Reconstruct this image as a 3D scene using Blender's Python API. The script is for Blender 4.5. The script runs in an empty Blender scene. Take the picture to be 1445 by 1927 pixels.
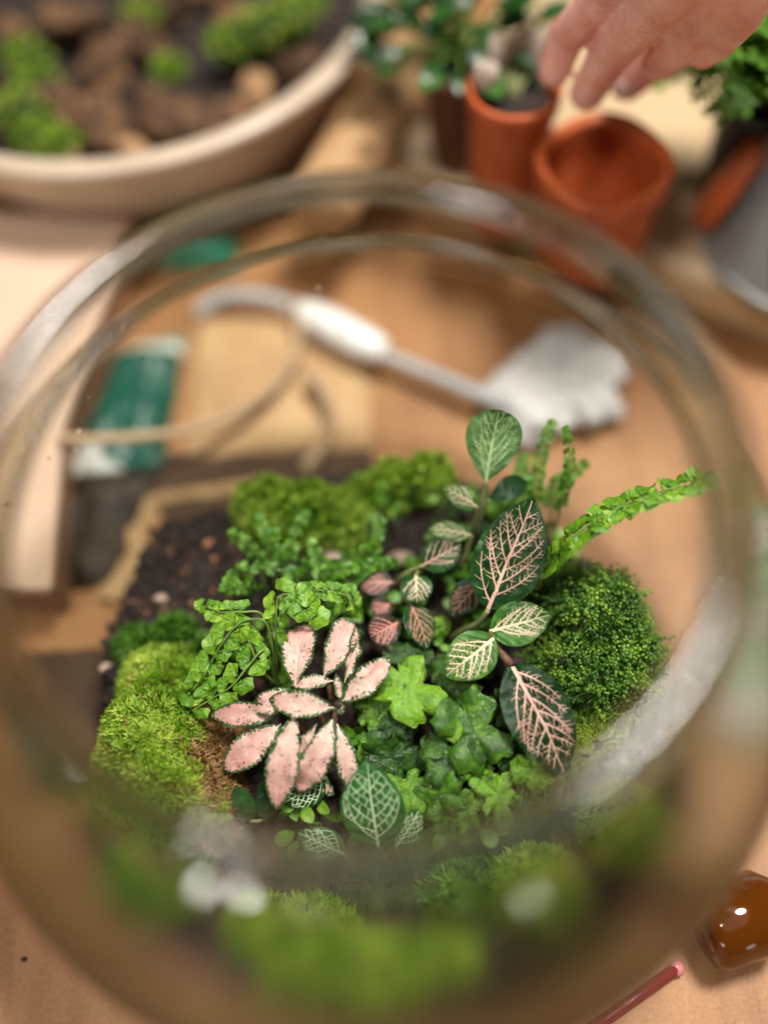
import bpy, bmesh, math, random
import numpy as np
from mathutils import Vector, Matrix, noise as mnoise
random.seed(7); RNG = np.random.default_rng(7)
U = 0.01                                   # all coordinates below are centimetres
sc = bpy.context.scene
col = sc.collection

# ------------------------------------------------------------------ camera
CAM = np.array([0.59, -12.53, 38.0]); PITCH, YAW, ROLL = math.radians(61.7), math.radians(.41), math.radians(-4.5)
FPX, PW, PH = 2000.0, 1445, 1927
FW = np.array([math.sin(YAW)*math.cos(PITCH), math.cos(YAW)*math.cos(PITCH), -math.sin(PITCH)])
_r = np.cross(FW, [0, 0, 1]); _r /= np.linalg.norm(_r); _u = np.cross(_r, FW)
RT = _r*math.cos(ROLL) + _u*math.sin(ROLL); UP = -_r*math.sin(ROLL) + _u*math.cos(ROLL)
cd = bpy.data.cameras.new('camera'); cam = bpy.data.objects.new('camera', cd); col.objects.link(cam)
cam.matrix_world = Matrix(((RT[0], UP[0], -FW[0], CAM[0]*U), (RT[1], UP[1], -FW[1], CAM[1]*U), (RT[2], UP[2], -FW[2], CAM[2]*U), (0, 0, 0, 1)))
cd.sensor_fit = 'VERTICAL'; cd.sensor_height = 36; cd.sensor_width = 27; cd.lens = 36*FPX/PH
cd.clip_start = .005; cd.clip_end = 50
cd.dof.use_dof = True; cd.dof.focus_distance = .342; cd.dof.aperture_fstop = 1.32
sc.camera = cam

# ------------------------------------------------------------------ world, lamps, exposure
w = bpy.data.worlds.new('World'); sc.world = w; w.use_nodes = True
bg = w.node_tree.nodes['Background']; bg.inputs[0].default_value = (1, .93, .85, 1); bg.inputs[1].default_value = .035
def area(name, loc, aim, size, power, colr=(1, .95, .88)):
    l = bpy.data.lights.new(name, 'AREA'); l.shape = 'ELLIPSE'; l.size = size[0]*U; l.size_y = size[1]*U
    l.energy = power; l.color = colr
    o = bpy.data.objects.new(name, l); col.objects.link(o); o.location = Vector(loc)*U
    o.rotation_euler = (Vector(aim)-Vector(loc)).to_track_quat('-Z', 'Y').to_euler()
    return o
area('ceiling_lamp_key', (40, 33, 150), (0, 5, 0), (38, 34), 37)
area('hand_fill', (-52, -34, 165), (4, 14, 0), (24, 24), 10)  # added fill, brightens the hand and the pots from front left
area('room_lamp_left', (-190, -245, 62), (0, 0, 10), (44, 44), 6)
area('room_lamp_left_second', (-150, -262, 74), (0, 0, 10), (50, 34), 6)
area('room_lamp_side', (-288, -88, 52), (0, 0, 10), (54, 40), 4)
area('room_lamp_right', (140, -285, 42), (0, 0, 10), (56, 56), 2.6)
area('ceiling_bounce_fill', (10, -20, 230), (0, 0, 0), (180, 180), 5)  # added soft fill standing in for light bounced off the ceiling
sc.view_settings.view_transform = 'Standard'; sc.view_settings.look = 'None'
sc.view_settings.exposure = 0; sc.view_settings.gamma = 1
sc.render.engine = 'CYCLES'
cy = sc.cycles
cy.max_bounces = 14; cy.transmission_bounces = 12; cy.transparent_max_bounces = 24; cy.glossy_bounces = 5; cy.diffuse_bounces = 4
cy.use_denoising = True; cy.sample_clamp_indirect = 6; cy.caustics_refractive = True; cy.blur_glossy = .5

# ------------------------------------------------------------------ helpers
def P(px, py, z):
    """table-space point (cm) seen at photograph position px, py at height z"""
    d = FW + (px-PW/2)/FPX*RT - (py-PH/2)/FPX*UP
    return CAM + d*((z-CAM[2])/d[2])
def PZ(x, y, z):
    zf = 38-34.2*(math.sin(PITCH)-(PH/2-y)/FPX*math.cos(PITCH))
    return P(x, y, z+.65*(zf-z) if zf < z else z)
def depth(p): return float((np.asarray(p)-CAM) @ FW)
def pxcm(n, p): return n*depth(p)/FPX
def nrm(v):
    v = np.asarray(v, float); return v/(np.linalg.norm(v)+1e-12)
def fbm(x, y, z=0., o=3): return mnoise.fractal(Vector((x, y, z)), 1.0, 2.0, o)
LOC = {}
def tag(o, label=None, cat=None, group=None, kind=None):
    if label: o['label'] = label
    if cat: o['category'] = cat
    if group: o['group'] = group
    if kind: o['kind'] = kind
    return o
def put(o, parent, origin):
    col.objects.link(o); origin = np.asarray(origin, float); LOC[o.name] = origin
    if parent is not None:
        o.parent = parent; o.location = Vector((origin-LOC[parent.name])*U)
    else: o.location = Vector(origin*U)
    return o
def empty(name, origin, label=None, cat=None, group=None, kind=None):
    o = bpy.data.objects.new(name, None); o.empty_display_size = .01; put(o, None, origin)
    return tag(o, label, cat, group, kind)
def raw(name, V, F, mats, attrs=None, fmat=None, smooth=True):
    me = bpy.data.meshes.new(name); me.from_pydata([tuple(v) for v in np.asarray(V)*U], [], [tuple(int(i) for i in f) for f in F])
    for m in (mats if isinstance(mats, (list, tuple)) else [mats]): me.materials.append(m)
    if fmat is not None: me.polygons.foreach_set('material_index', np.asarray(fmat, np.int32))
    for k, a in (attrs or {}).items():
        at = me.attributes.new(k, 'FLOAT', 'POINT'); at.data.foreach_set('value', np.asarray(a, np.float32))
    if smooth: me.polygons.foreach_set('use_smooth', [True]*len(me.polygons))
    me.update(); return me
def obj(name, V, F, mats, parent=None, origin=None, **kw):
    V = np.asarray(V, float)
    if origin is None: origin = np.array([V[:, 0].mean(), V[:, 1].mean(), V[:, 2].min()])
    o = bpy.data.objects.new(name, raw(name, V-origin, F, mats, **kw)); return put(o, parent, origin)
def place(name, me, M, parent):
    """instance sharing mesh data; M 4x4 in cm world"""
    o = bpy.data.objects.new(name, me); col.objects.link(o)
    M = M.copy(); M[:3, 3] = (M[:3, 3]-(LOC[parent.name] if parent else 0))*U
    if parent: o.parent = parent
    o.matrix_local = Matrix(M.tolist()); return o
def frame(origin, x, y, z, s=1.0):
    M = np.eye(4); M[:3, 0] = x*s; M[:3, 1] = y*s; M[:3, 2] = z*s; M[:3, 3] = origin; return M
class MB:
    def __init__(s): s.V = []; s.F = []; s.n = 0; s.A = []; s.m = []
    def add(s, V, F, a=0., m=0):
        V = np.asarray(V, float); s.V.append(V); s.F += [tuple(i+s.n for i in f) for f in F]; s.n += len(V)
        s.A.append(np.full(len(V), a) if np.isscalar(a) else np.asarray(a)); s.m += [m]*len(F); return s
    def obj(s, name, mats, parent=None, origin=None, smooth=True):
        return obj(name, np.vstack(s.V), s.F, mats, parent, origin, attrs={'tone': np.concatenate(s.A)}, fmat=s.m, smooth=smooth)
def spline(pts, n):
    pts = np.asarray(pts, float); k = len(pts); out = []
    for i in range(n):
        t = i/(n-1)*(k-1); j = min(int(t), k-2); f = t-j
        p0, p1, p2, p3 = pts[max(j-1, 0)], pts[j], pts[j+1], pts[min(j+2, k-1)]
        out.append(.5*((2*p1)+(p2-p0)*f+(2*p0-5*p1+4*p2-p3)*f*f+(3*p1-p0-3*p2+p3)*f**3))
    return np.array(out)
def tube(pts, r, n=8, cap=True):
    pts = np.asarray(pts, float); m = len(pts); r = np.broadcast_to(np.asarray(r, float), (m,)); V = []; F = []; prev = None
    for i in range(m):
        t = nrm(pts[min(i+1, m-1)]-pts[max(i-1, 0)])
        if prev is None:
            a = np.cross(t, [0, 0, 1.]); a = nrm(a) if np.linalg.norm(a) > .05 else np.array([1., 0, 0])
        else: a = nrm(prev-t*(prev@t))
        prev = a; b = np.cross(t, a)
        for k in range(n):
            q = 2*math.pi*k/n; V.append(pts[i]+r[i]*(math.cos(q)*a+math.sin(q)*b))
    for i in range(m-1):
        for k in range(n):
            F.append((i*n+k, i*n+(k+1) % n, (i+1)*n+(k+1) % n, (i+1)*n+k))
    if cap: F.append(tuple(range(n-1, -1, -1))); F.append(tuple((m-1)*n+k for k in range(n)))
    return np.array(V), F
def lathe(prof, n=96, c=(0, 0, 0), sq=None, close=False):
    """prof: list of (r,z); sq: superellipse exponent"""
    V = []; F = []; m = len(prof)
    for r, z in prof:
        for k in range(n):
            q = 2*math.pi*k/n; cx, sy = math.cos(q), math.sin(q); g = 1.
            if sq: g = 1/((abs(cx)**sq+abs(sy)**sq)**(1/sq))
            V.append((c[0]+r*g*cx, c[1]+r*g*sy, c[2]+z))
    for i in range(m-1 if not close else m):
        j = (i+1) % m
        for k in range(n): F.append((i*n+k, i*n+(k+1) % n, j*n+(k+1) % n, j*n+k))
    return np.array(V), F
def ico(sub=2):
    bm = bmesh.new(); bmesh.ops.create_icosphere(bm, subdivisions=sub, radius=1.)
    V = np.array([v.co[:] for v in bm.verts]); F = [tuple(v.index for v in f.verts) for f in bm.faces]; bm.free(); return V, F
ICO = {k: ico(k) for k in (1, 2, 3, 4)}
def lump(c, rad, rough=.25, freq=1.2, sub=3, seed=0., flat=None):
    V, F = ICO[sub]; rad = np.broadcast_to(np.asarray(rad, float), (3,)); out = []
    for v in V:
        d = 1+rough*fbm(v[0]*freq+seed*7.3, v[1]*freq+seed*3.1, v[2]*freq-seed*5.7, 4)
        out.append(v*d)
    return np.array(out)*rad+np.asarray(c), F
def rot(V, c, axis, ang):
    R = np.array(Matrix.Rotation(ang, 3, Vector(axis))); c = np.asarray(c); return (np.asarray(V)-c)@R.T+c

# ------------------------------------------------------------------ materials
def newmat(name):
    m = bpy.data.materials.new(name); m.use_nodes = True; nt = m.node_tree
    return m, nt, nt.nodes['Principled BSDF'], nt.nodes['Material Output']
def N(nt, t, **kw):
    n = nt.nodes.new(t)
    for k, v in kw.items(): setattr(n, k, v)
    return n
def ramp(nt, stops, fac):
    r = N(nt, 'ShaderNodeValToRGB'); e = r.color_ramp.elements
    while len(e) < len(stops): e.new(.5)
    for el, (p, c) in zip(e, stops): el.position = p; el.color = (*c, 1) if len(c) == 3 else c
    nt.links.new(fac, r.inputs[0]); return r.outputs[0]
def mathn(nt, op, a, b=None):
    n = N(nt, 'ShaderNodeMath', operation=op)
    for i, x in enumerate((a, b)):
        if x is None: continue
        if isinstance(x, (int, float)): n.inputs[i].default_value = x
        else: nt.links.new(x, n.inputs[i])
    return n.outputs[0]
def noise_tex(nt, scale, detail=4, rough=.55, dist=0., stretch=None):
    tc = N(nt, 'ShaderNodeTexCoord'); src = tc.outputs['Object']
    if stretch:
        mp = N(nt, 'ShaderNodeMapping'); mp.inputs['Scale'].default_value = stretch; nt.links.new(src, mp.inputs[0]); src = mp.outputs[0]
    n = N(nt, 'ShaderNodeTexNoise'); n.inputs['Scale'].default_value = scale; n.inputs['Detail'].default_value = detail
    n.inputs['Roughness'].default_value = rough; n.inputs['Distortion'].default_value = dist
    nt.links.new(src, n.inputs['Vector']); return n.outputs['Fac']
def bump(nt, h, dist, strength=.6):
    b = N(nt, 'ShaderNodeBump'); b.inputs['Strength'].default_value = strength; b.inputs['Distance'].default_value = dist
    nt.links.new(h, b.inputs['Height']); return b.outputs[0]
def sset(b, **kw):
    for k, v in kw.items(): b.inputs[k].default_value = v
def mottle(name, stops, scale, rough=.6, bscale=None, bdist=.0004, coat=0., coat_r=.1, trans=0., tone=0., spec=.5, rnd=0., stretch=None, detail=4, bstr=.6, metal=0., sss=0.):
    """noise-mottled Principled; scale per metre; tone = share of the per-point tone attribute; rnd = per-object variation"""
    m, nt, b, out = newmat(name)
    f = noise_tex(nt, scale, detail, stretch=stretch)
    f = mathn(nt, 'ADD', mathn(nt, 'MULTIPLY', mathn(nt, 'SUBTRACT', f, .5), 1.6), .5)
    if tone:
        a = N(nt, 'ShaderNodeAttribute', attribute_name='tone')
        f = mathn(nt, 'ADD', mathn(nt, 'MULTIPLY', f, 1-tone), mathn(nt, 'MULTIPLY', a.outputs['Fac'], tone))
    if rnd:
        oi = N(nt, 'ShaderNodeObjectInfo')
        f = mathn(nt, 'ADD', f, mathn(nt, 'MULTIPLY', mathn(nt, 'SUBTRACT', oi.outputs['Random'], .5), rnd))
    c = ramp(nt, stops, f); nt.links.new(c, b.inputs['Base Color'])
    sset(b, Roughness=rough, Metallic=metal); b.inputs['Specular IOR Level'].default_value = spec
    b.inputs['Coat Weight'].default_value = coat; b.inputs['Coat Roughness'].default_value = coat_r
    if sss:
        b.inputs['Subsurface Weight'].default_value = sss; b.inputs['Subsurface Radius'].default_value = (.004, .0015, .0008); b.inputs['Subsurface Scale'].default_value = 1.
    if bscale:
        bn = bump(nt, noise_tex(nt, bscale, 5), bdist, bstr); nt.links.new(bn, b.inputs['Normal'])
        if coat: nt.links.new(bn, b.inputs['Coat Normal'])
    if trans:
        t = N(nt, 'ShaderNodeBsdfTranslucent'); nt.links.new(c, t.inputs[0]); mx = N(nt, 'ShaderNodeMixShader'); mx.inputs[0].default_value = trans
        nt.links.new(b.outputs[0], mx.inputs[1]); nt.links.new(t.outputs[0], mx.inputs[2]); nt.links.new(mx.outputs[0], out.inputs[0])
    return m
M = {}
def table_mat():
    m, nt, b, out = newmat('orange_wood')
    g = noise_tex(nt, 70, 8, .6, .4, stretch=(1, .10, 1)); bl = noise_tex(nt, 9, 5, .6); fn = noise_tex(nt, 700, 4)
    f = mathn(nt, 'ADD', mathn(nt, 'ADD', mathn(nt, 'MULTIPLY', g, .55), mathn(nt, 'MULTIPLY', bl, .75)), mathn(nt, 'MULTIPLY', mathn(nt, 'SUBTRACT', fn, .5), .35))
    nt.links.new(ramp(nt, [(.38, (.17, .065, .022)), (.58, (.31, .140, .050)), (.72, (.39, .190, .072)), (.9, (.48, .255, .11))], f), b.inputs['Base Color'])
    sset(b, Roughness=.55); nt.links.new(bump(nt, mathn(nt, 'ADD', g, mathn(nt, 'MULTIPLY', fn, .4)), .0006, .5), b.inputs['Normal']); return m
M['table'] = table_mat()
M['soil'] = mottle('dark_soil', [(.15, (.006, .004, .003)), (.55, (.020, .011, .007)), (.9, (.06, .032, .018))], 260, .8, 900, .002)
M['clod'] = mottle('soil_clods', [(.1, (.006, .004, .003)), (.6, (.020, .011, .007)), (.95, (.14, .062, .03))], 300, .75, 1200, .0008, tone=.55)
M['clay'] = mottle('orange_clay', [(.2, (.22, .08, .035)), (.8, (.45, .2, .1))], 300, .75, 900, .0005, rnd=.3)
M['stone'] = mottle('pale_stone', [(.2, (.30, .20, .15)), (.8, (.55, .42, .34))], 300, .7, 900, .0004, rnd=.3)
M['moss'] = mottle('bright_moss', [(.05, (.05, .13, .007)), (.4, (.20, .38, .016)), (.95, (.56, .68, .12))], 90, .5, trans=.25, tone=.7, spec=.3)
M['moss2'] = mottle('deep_green_moss', [(.05, (.02, .07, .005)), (.5, (.07, .19, .012)), (.95, (.2, .38, .035))], 90, .45, trans=.15, tone=.7, spec=.4)
M['bead'] = mottle('beaded_moss', [(.05, (.010, .036, .004)), (.5, (.045, .13, .009)), (.97, (.22, .38, .035))], 200, .4, 1500, .0002, tone=.75, spec=.45, coat=.15)
M['dry'] = mottle('dry_brown_moss', [(.05, (.10, .05, .016)), (.5, (.30, .17, .06)), (.95, (.52, .36, .17))], 120, .7, trans=.15, tone=.6, spec=.2)
M['mossbase'] = mottle('moss_mat', [(.2, (.018, .030, .006)), (.8, (.06, .09, .016))], 300, .9, 1500, .001)
M['leaf_dark'] = mottle('dark_green_leaf', [(.2, (.005, .028, .006)), (.6, (.010, .055, .011)), (.95, (.03, .12, .018))], 250, .4, 420, .0012, spec=.2, rnd=.35, trans=.08, coat=.08, coat_r=.06)
M['leaf_mid'] = mottle('fresh_green_leaf', [(.1, (.02, .09, .008)), (.6, (.06, .19, .016)), (.95, (.17, .33, .04))], 200, .38, 600, .0006, spec=.35, rnd=.3, trans=.15)
M['leaf_red'] = mottle('reddish_leaf', [(.1, (.018, .022, .010)), (.6, (.05, .028, .018)), (.95, (.13, .05, .035))], 250, .45, 900, .0004, coat=.1, trans=.1, rnd=.2)
M['leaf_back'] = mottle('pale_green_leaf', [(.1, (.05, .13, .03)), (.6, (.10, .22, .06)), (.95, (.18, .33, .1))], 220, .5, 800, .0004, trans=.2)
M['leaf_white'] = mottle('soft_green_leaf', [(.1, (.012, .075, .014)), (.6, (.028, .125, .024)), (.95, (.07, .21, .04))], 200, .45, 700, .0006, spec=.3, trans=.12)
M['vein_pink'] = mottle('pale_pink_vein', [(.1, (.55, .28, .22)), (.6, (.76, .48, .38)), (.95, (.8, .62, .45))], 150, .5, rnd=.3)
M['vein_blush'] = mottle('blush_vein', [(.1, (.66, .40, .33)), (.9, (.76, .56, .46))], 150, .55)
M['vein_cream'] = mottle('cream_vein', [(.1, (.60, .48, .30)), (.9, (.78, .66, .46))], 150, .5)
M['vein_rose'] = mottle('rose_vein', [(.1, (.50, .17, .13)), (.9, (.70, .32, .26))], 150, .5)
M['vein_white'] = mottle('white_green_vein', [(.1, (.36, .52, .27)), (.9, (.60, .72, .46))], 150, .5)
M['vein_green'] = mottle('pale_green_vein', [(.1, (.25, .38, .16)), (.9, (.38, .50, .24))], 150, .5)
M['fern'] = mottle('wet_fern_leaflet', [(.1, (.05, .17, .006)), (.55, (.16, .37, .014)), (.95, (.40, .58, .04))], 180, .35, 450, .0012, coat=.5, coat_r=.08, rnd=.45, trans=.2)
M['fern_dark'] = mottle('back_fern_leaflet', [(.1, (.03, .12, .006)), (.55, (.09, .26, .012)), (.95, (.25, .44, .035))], 180, .38, 500, .0006, coat=.3, coat_r=.12, rnd=.45, trans=.2)
M['fern_stem'] = mottle('green_fern_stem', [(.1, (.06, .14, .02)), (.9, (.2, .32, .06))], 200, .4, coat=.2)
M['lobed'] = mottle('wet_lobed_leaf', [(.1, (.012, .048, .004)), (.5, (.045, .14, .007)), (.95, (.17, .37, .016))], 260, .45, 800, .0016, coat=.65, coat_r=.05, rnd=.9, spec=.35, trans=.15)
M['stem_brown'] = mottle('brown_stem', [(.1, (.05, .022, .012)), (.9, (.20, .10, .055))], 300, .6, 900, .0004)
M['stem_green'] = mottle('pale_green_stem', [(.1, (.10, .14, .04)), (.9, (.32, .32, .14))], 200, .45)
M['speck'] = mottle('soil_speck', [(.2, (.012, .007, .005)), (.8, (.06, .03, .018))], 500, .7)

# pink leaf: green jagged margin, pink blade, dark specks (all colours of the leaf itself)
def pink_leaf_mat():
    m, nt, b, out = newmat('pink_leaf_green_margin')
    rim = N(nt, 'ShaderNodeAttribute', attribute_name='rim').outputs['Fac']          # cm from the margin
    un = N(nt, 'ShaderNodeAttribute', attribute_name='along').outputs['Fac']
    ac = N(nt, 'ShaderNodeAttribute', attribute_name='across').outputs['Fac']
    def streak(su, sv, det):
        cb = N(nt, 'ShaderNodeCombineXYZ'); nt.links.new(mathn(nt, 'MULTIPLY', mathn(nt, 'SUBTRACT', un, mathn(nt, 'MULTIPLY', mathn(nt, 'ABSOLUTE', ac), .35)), su), cb.inputs[0]); nt.links.new(mathn(nt, 'MULTIPLY', ac, sv), cb.inputs[1])
        oi2 = N(nt, 'ShaderNodeObjectInfo'); nt.links.new(mathn(nt, 'MULTIPLY', oi2.outputs['Random'], 50.), cb.inputs[2])
        n_ = N(nt, 'ShaderNodeTexNoise'); n_.inputs['Scale'].default_value = 1.; n_.inputs['Detail'].default_value = det; nt.links.new(cb.outputs[0], n_.inputs['Vector']); return n_.outputs['Fac']
    jag = noise_tex(nt, 900, 2); jag2 = noise_tex(nt, 300, 2)
    e = mathn(nt, 'ADD', rim, mathn(nt, 'MULTIPLY', mathn(nt, 'SUBTRACT', jag, .5), .26))
    e = mathn(nt, 'ADD', e, mathn(nt, 'MULTIPLY', mathn(nt, 'SUBTRACT', jag2, .5), .12))
    e = mathn(nt, 'ADD', e, mathn(nt, 'MULTIPLY', mathn(nt, 'SUBTRACT', streak(34, 3, 1), .5), .22))
    edge = mathn(nt, 'GREATER_THAN', e, .085)
    flecks = mathn(nt, 'LESS_THAN', mathn(nt, 'ADD', streak(26, 9, 1), mathn(nt, 'MULTIPLY', rim, .18)), .315)
    edge = mathn(nt, 'MULTIPLY', edge, mathn(nt, 'SUBTRACT', 1., mathn(nt, 'MULTIPLY', flecks, .8)))
    f = mathn(nt, 'ADD', mathn(nt, 'MULTIPLY', streak(5, 9, 3), .62), mathn(nt, 'MULTIPLY', un, .42))
    oi = N(nt, 'ShaderNodeObjectInfo'); f = mathn(nt, 'ADD', f, mathn(nt, 'MULTIPLY', mathn(nt, 'SUBTRACT', oi.outputs['Random'], .5), .22))
    pink = ramp(nt, [(.25, (.68, .53, .42)), (.46, (.70, .48, .40)), (.66, (.69, .38, .33)), (.95, (.58, .21, .21))], f)
    green = ramp(nt, [(.3, (.018, .055, .012)), (.7, (.05, .14, .025))], noise_tex(nt, 260, 3))
    mx = N(nt, 'ShaderNodeMix', data_type='RGBA'); nt.links.new(edge, mx.inputs[0]); nt.links.new(green, mx.inputs[6]); nt.links.new(pink, mx.inputs[7])
    sp = mathn(nt, 'GREATER_THAN', noise_tex(nt, 900, 1), .68); sp2 = mathn(nt, 'GREATER_THAN', noise_tex(nt, 420, 2), .70)
    spk = mathn(nt, 'MAXIMUM', sp, sp2)
    m2 = N(nt, 'ShaderNodeMix', data_type='RGBA'); nt.links.new(spk, m2.inputs[0]); nt.links.new(mx.outputs[2], m2.inputs[6]); m2.inputs[7].default_value = (.045, .03, .016, 1)
    nt.links.new(m2.outputs[2], b.inputs['Base Color']); sset(b, Roughness=.5)
    nt.links.new(bump(nt, noise_tex(nt, 420, 4), .0006, .5), b.inputs['Normal'])
    t = N(nt, 'ShaderNodeBsdfTranslucent'); nt.links.new(m2.outputs[2], t.inputs[0]); ms = N(nt, 'ShaderNodeMixShader'); ms.inputs[0].default_value = .15
    nt.links.new(b.outputs[0], ms.inputs[1]); nt.links.new(t.outputs[0], ms.inputs[2]); nt.links.new(ms.outputs[0], out.inputs[0])
    return m
M['pink'] = pink_leaf_mat()
# background things
M['ceramic'] = mottle('beige_ceramic', [(.2, (.46, .36, .27)), (.8, (.58, .47, .36))], 40, .35, spec=.5, coat=.15, coat_r=.25)
M['bark'] = mottle('tan_bark', [(.1, (.06, .028, .012)), (.5, (.22, .115, .05)), (.9, (.44, .26, .125))], 90, .85, 300, .003, rnd=.8)
M['terra'] = mottle('orange_plastic_pot', [(.1, (.36, .066, .016)), (.5, (.52, .105, .026)), (.9, (.60, .16, .055))], 70, .45, 300, .0005, spec=.4, detail=7)
M['terra_dark'] = mottle('dark_brown_pot', [(.2, (.085, .028, .014)), (.8, (.13, .045, .022))], 60, .5)
M['zinc'] = mottle('grey_metal', [(.2, (.27, .29, .29)), (.8, (.42, .44, .44))], 30, .38, stretch=(1, 1, .2), metal=.45)
M['black'] = mottle('dark_pot', [(.2, (.010, .014, .012)), (.8, (.03, .035, .03))], 60, .5)
M['kraft'] = mottle('kraft_paper', [(.2, (.42, .25, .12)), (.5, (.52, .33, .165)), (.8, (.60, .40, .215))], 25, .75, 500, .0006)
M['shade_brown'] = mottle('shade_sheet', [(.2, (.055, .028, .014)), (.8, (.10, .055, .03))], 25, .8, 500, .0006)  # brown of the sheets that stand in for shade
M['twine'] = mottle('pale_twine', [(.2, (.40, .26, .15)), (.8, (.62, .45, .29))], 500, .85, 1500, .0008)
M['cream'] = mottle('cream_cardboard', [(.2, (.58, .40, .29)), (.8, (.66, .47, .35))], 20, .75)
M['cardbrown'] = mottle('brown_cardboard', [(.2, (.25, .13, .07)), (.8, (.33, .18, .1))], 20, .8)
M['tray'] = mottle('pale_wood', [(.15, (.42, .28, .145)), (.5, (.54, .39, .225)), (.85, (.61, .46, .29))], 30, .5, 300, .0003, stretch=(.15, 1, 1), detail=6)
M['tube'] = mottle('tan_cardboard', [(.2, (.36, .20, .085)), (.8, (.47, .29, .14))], 40, .7)
M['gauze'] = mottle('white_fluff', [(.1, (.70, .69, .68)), (.6, (.80, .79, .78)), (.95, (.86, .85, .84))], 90, .9, 420, .003)
M['white'] = mottle('white_glare', [(.2, (.86, .86, .85)), (.8, (.9, .9, .89))], 60, .3, coat=.3)  # white that stands for lamp glare on the brush handle
M['greyrod'] = mottle('pale_grey_plastic', [(.2, (.40, .43, .45)), (.8, (.52, .54, .56))], 60, .4)
M['skin'] = mottle('skin', [(.15, (.74, .29, .24)), (.5, (.86, .43, .36)), (.85, (.90, .55, .48))], 110, .5, 500, .0008, sss=.25)
M['nail'] = mottle('finger_nail', [(.2, (.72, .52, .46)), (.8, (.8, .62, .55))], 60, .25, coat=.4)
M['silver'] = mottle('silver', [(.2, (.7, .7, .7)), (.8, (.8, .8, .8))], 60, .22, metal=1.)
M['foliage'] = mottle('glossy_dark_leaf', [(.1, (.006, .03, .005)), (.6, (.016, .07, .010)), (.95, (.07, .19, .02))], 120, .4, coat=.12, rnd=.6, trans=.1)
M['fern_far'] = mottle('bright_far_fern', [(.1, (.07, .2, .015)), (.6, (.15, .36, .03)), (.95, (.28, .5, .07))], 120, .5, rnd=.5, tone=.3, trans=.2)
M['greypetal'] = mottle('dry_grey_leaf', [(.1, (.3, .24, .18)), (.9, (.52, .42, .36))], 120, .7, rnd=.4)
M['red'] = mottle('dark_red_plastic', [(.2, (.20, .022, .025)), (.8, (.30, .035, .04))], 60, .35)
M['pinkplastic'] = mottle('pink_plastic', [(.2, (.62, .2, .22)), (.8, (.7, .28, .3))], 60, .35)
M['darkcap'] = mottle('dark_bottle_cap', [(.2, (.02, .012, .008)), (.8, (.05, .03, .02))], 60, .35)
def banded(name, stops, scale, rough=.4, axis='Y', dist=2.):
    m, nt, b, out = newmat(name); tc = N(nt, 'ShaderNodeTexCoord'); wv = N(nt, 'ShaderNodeTexWave', bands_direction=axis)
    wv.inputs['Scale'].default_value = scale; wv.inputs['Distortion'].default_value = dist; wv.inputs['Detail'].default_value = 2; wv.inputs['Detail Scale'].default_value = 1.2
    nt.links.new(tc.outputs['Object'], wv.inputs[0]); nt.links.new(ramp(nt, stops, wv.outputs['Fac']), b.inputs['Base Color']); sset(b, Roughness=rough)
    return m
GRN, WHT = (.004, .085, .055), (.62, .64, .60)
M['pack'] = banded('green_white_print', [(.0, GRN), (.45, GRN), (.5, WHT), (.85, (.66, .68, .64)), (.9, (.03, .25, .16))], 6, dist=9.)
M['pack2'] = banded('white_green_print', [(.0, WHT), (.5, WHT), (.56, (.03, .34, .22)), (.8, (.03, .34, .22)), (.86, (.45, .62, .46))], 9, dist=1.5)
M['soilbag'] = mottle('dark_brown_plastic', [(.2, (.022, .014, .008)), (.8, (.055, .036, .022))], 40, .65, 200, .001)
def amber_mat():
    m, nt, b, out = newmat('amber_glass'); sset(b, Roughness=.06, IOR=1.5); b.inputs['Base Color'].default_value = (.34, .09, .006, 1); b.inputs['Transmission Weight'].default_value = .75
    return m
M['amber'] = amber_mat()
def glass_mat():
    m, nt, b, out = newmat('clear_glass'); b.inputs['Base Color'].default_value = (.52, .56, .555, 1); sset(b, Roughness=0., IOR=1.50); b.inputs['Transmission Weight'].default_value = 1.
    return m
def thin_glass_mat():
    m, nt, b, out = newmat('thin_clear_glass'); nt.nodes.remove(b)
    lw = N(nt, 'ShaderNodeLayerWeight'); lw.inputs[0].default_value = .5
    f = mathn(nt, 'ADD', mathn(nt, 'MULTIPLY', mathn(nt, 'POWER', lw.outputs['Facing'], 5.), .55), .04)
    tr = N(nt, 'ShaderNodeBsdfTransparent'); nt.links.new(ramp(nt, [(.0, (.94, .945, .92)), (.7, (.85, .86, .81)), (1., (.52, .55, .49))], lw.outputs['Facing']), tr.inputs[0])
    gl = N(nt, 'ShaderNodeBsdfGlossy'); gl.inputs['Roughness'].default_value = .02
    mx = N(nt, 'ShaderNodeMixShader'); nt.links.new(f, mx.inputs[0]); nt.links.new(tr.outputs[0], mx.inputs[1]); nt.links.new(gl.outputs[0], mx.inputs[2])
    nt.links.new(mx.outputs[0], out.inputs[0]); return m
def drop_mat():
    m, nt, b, out = newmat('water_drop'); sset(b, Roughness=0., IOR=1.33); b.inputs['Base Color'].default_value = (1, 1, 1, 1); b.inputs['Transmission Weight'].default_value = 1.; return m
def blur_film_mat():
    m, nt, b, out = newmat('blur_film_glass'); nt.nodes.remove(b); g = N(nt, 'ShaderNodeBsdfRefraction'); g.inputs['IOR'].default_value = 1.33; g.inputs['Roughness'].default_value = .24; g.inputs['Color'].default_value = (1, 1, 1, 1)
    t = N(nt, 'ShaderNodeBsdfTransparent'); mx = N(nt, 'ShaderNodeMixShader'); a = N(nt, 'ShaderNodeAttribute', attribute_name='tone')
    nt.links.new(mathn(nt, 'MULTIPLY', a.outputs['Fac'], .93), mx.inputs[0]); nt.links.new(t.outputs[0], mx.inputs[1]); nt.links.new(g.outputs[0], mx.inputs[2]); nt.links.new(mx.outputs[0], out.inputs[0]); return m
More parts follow.
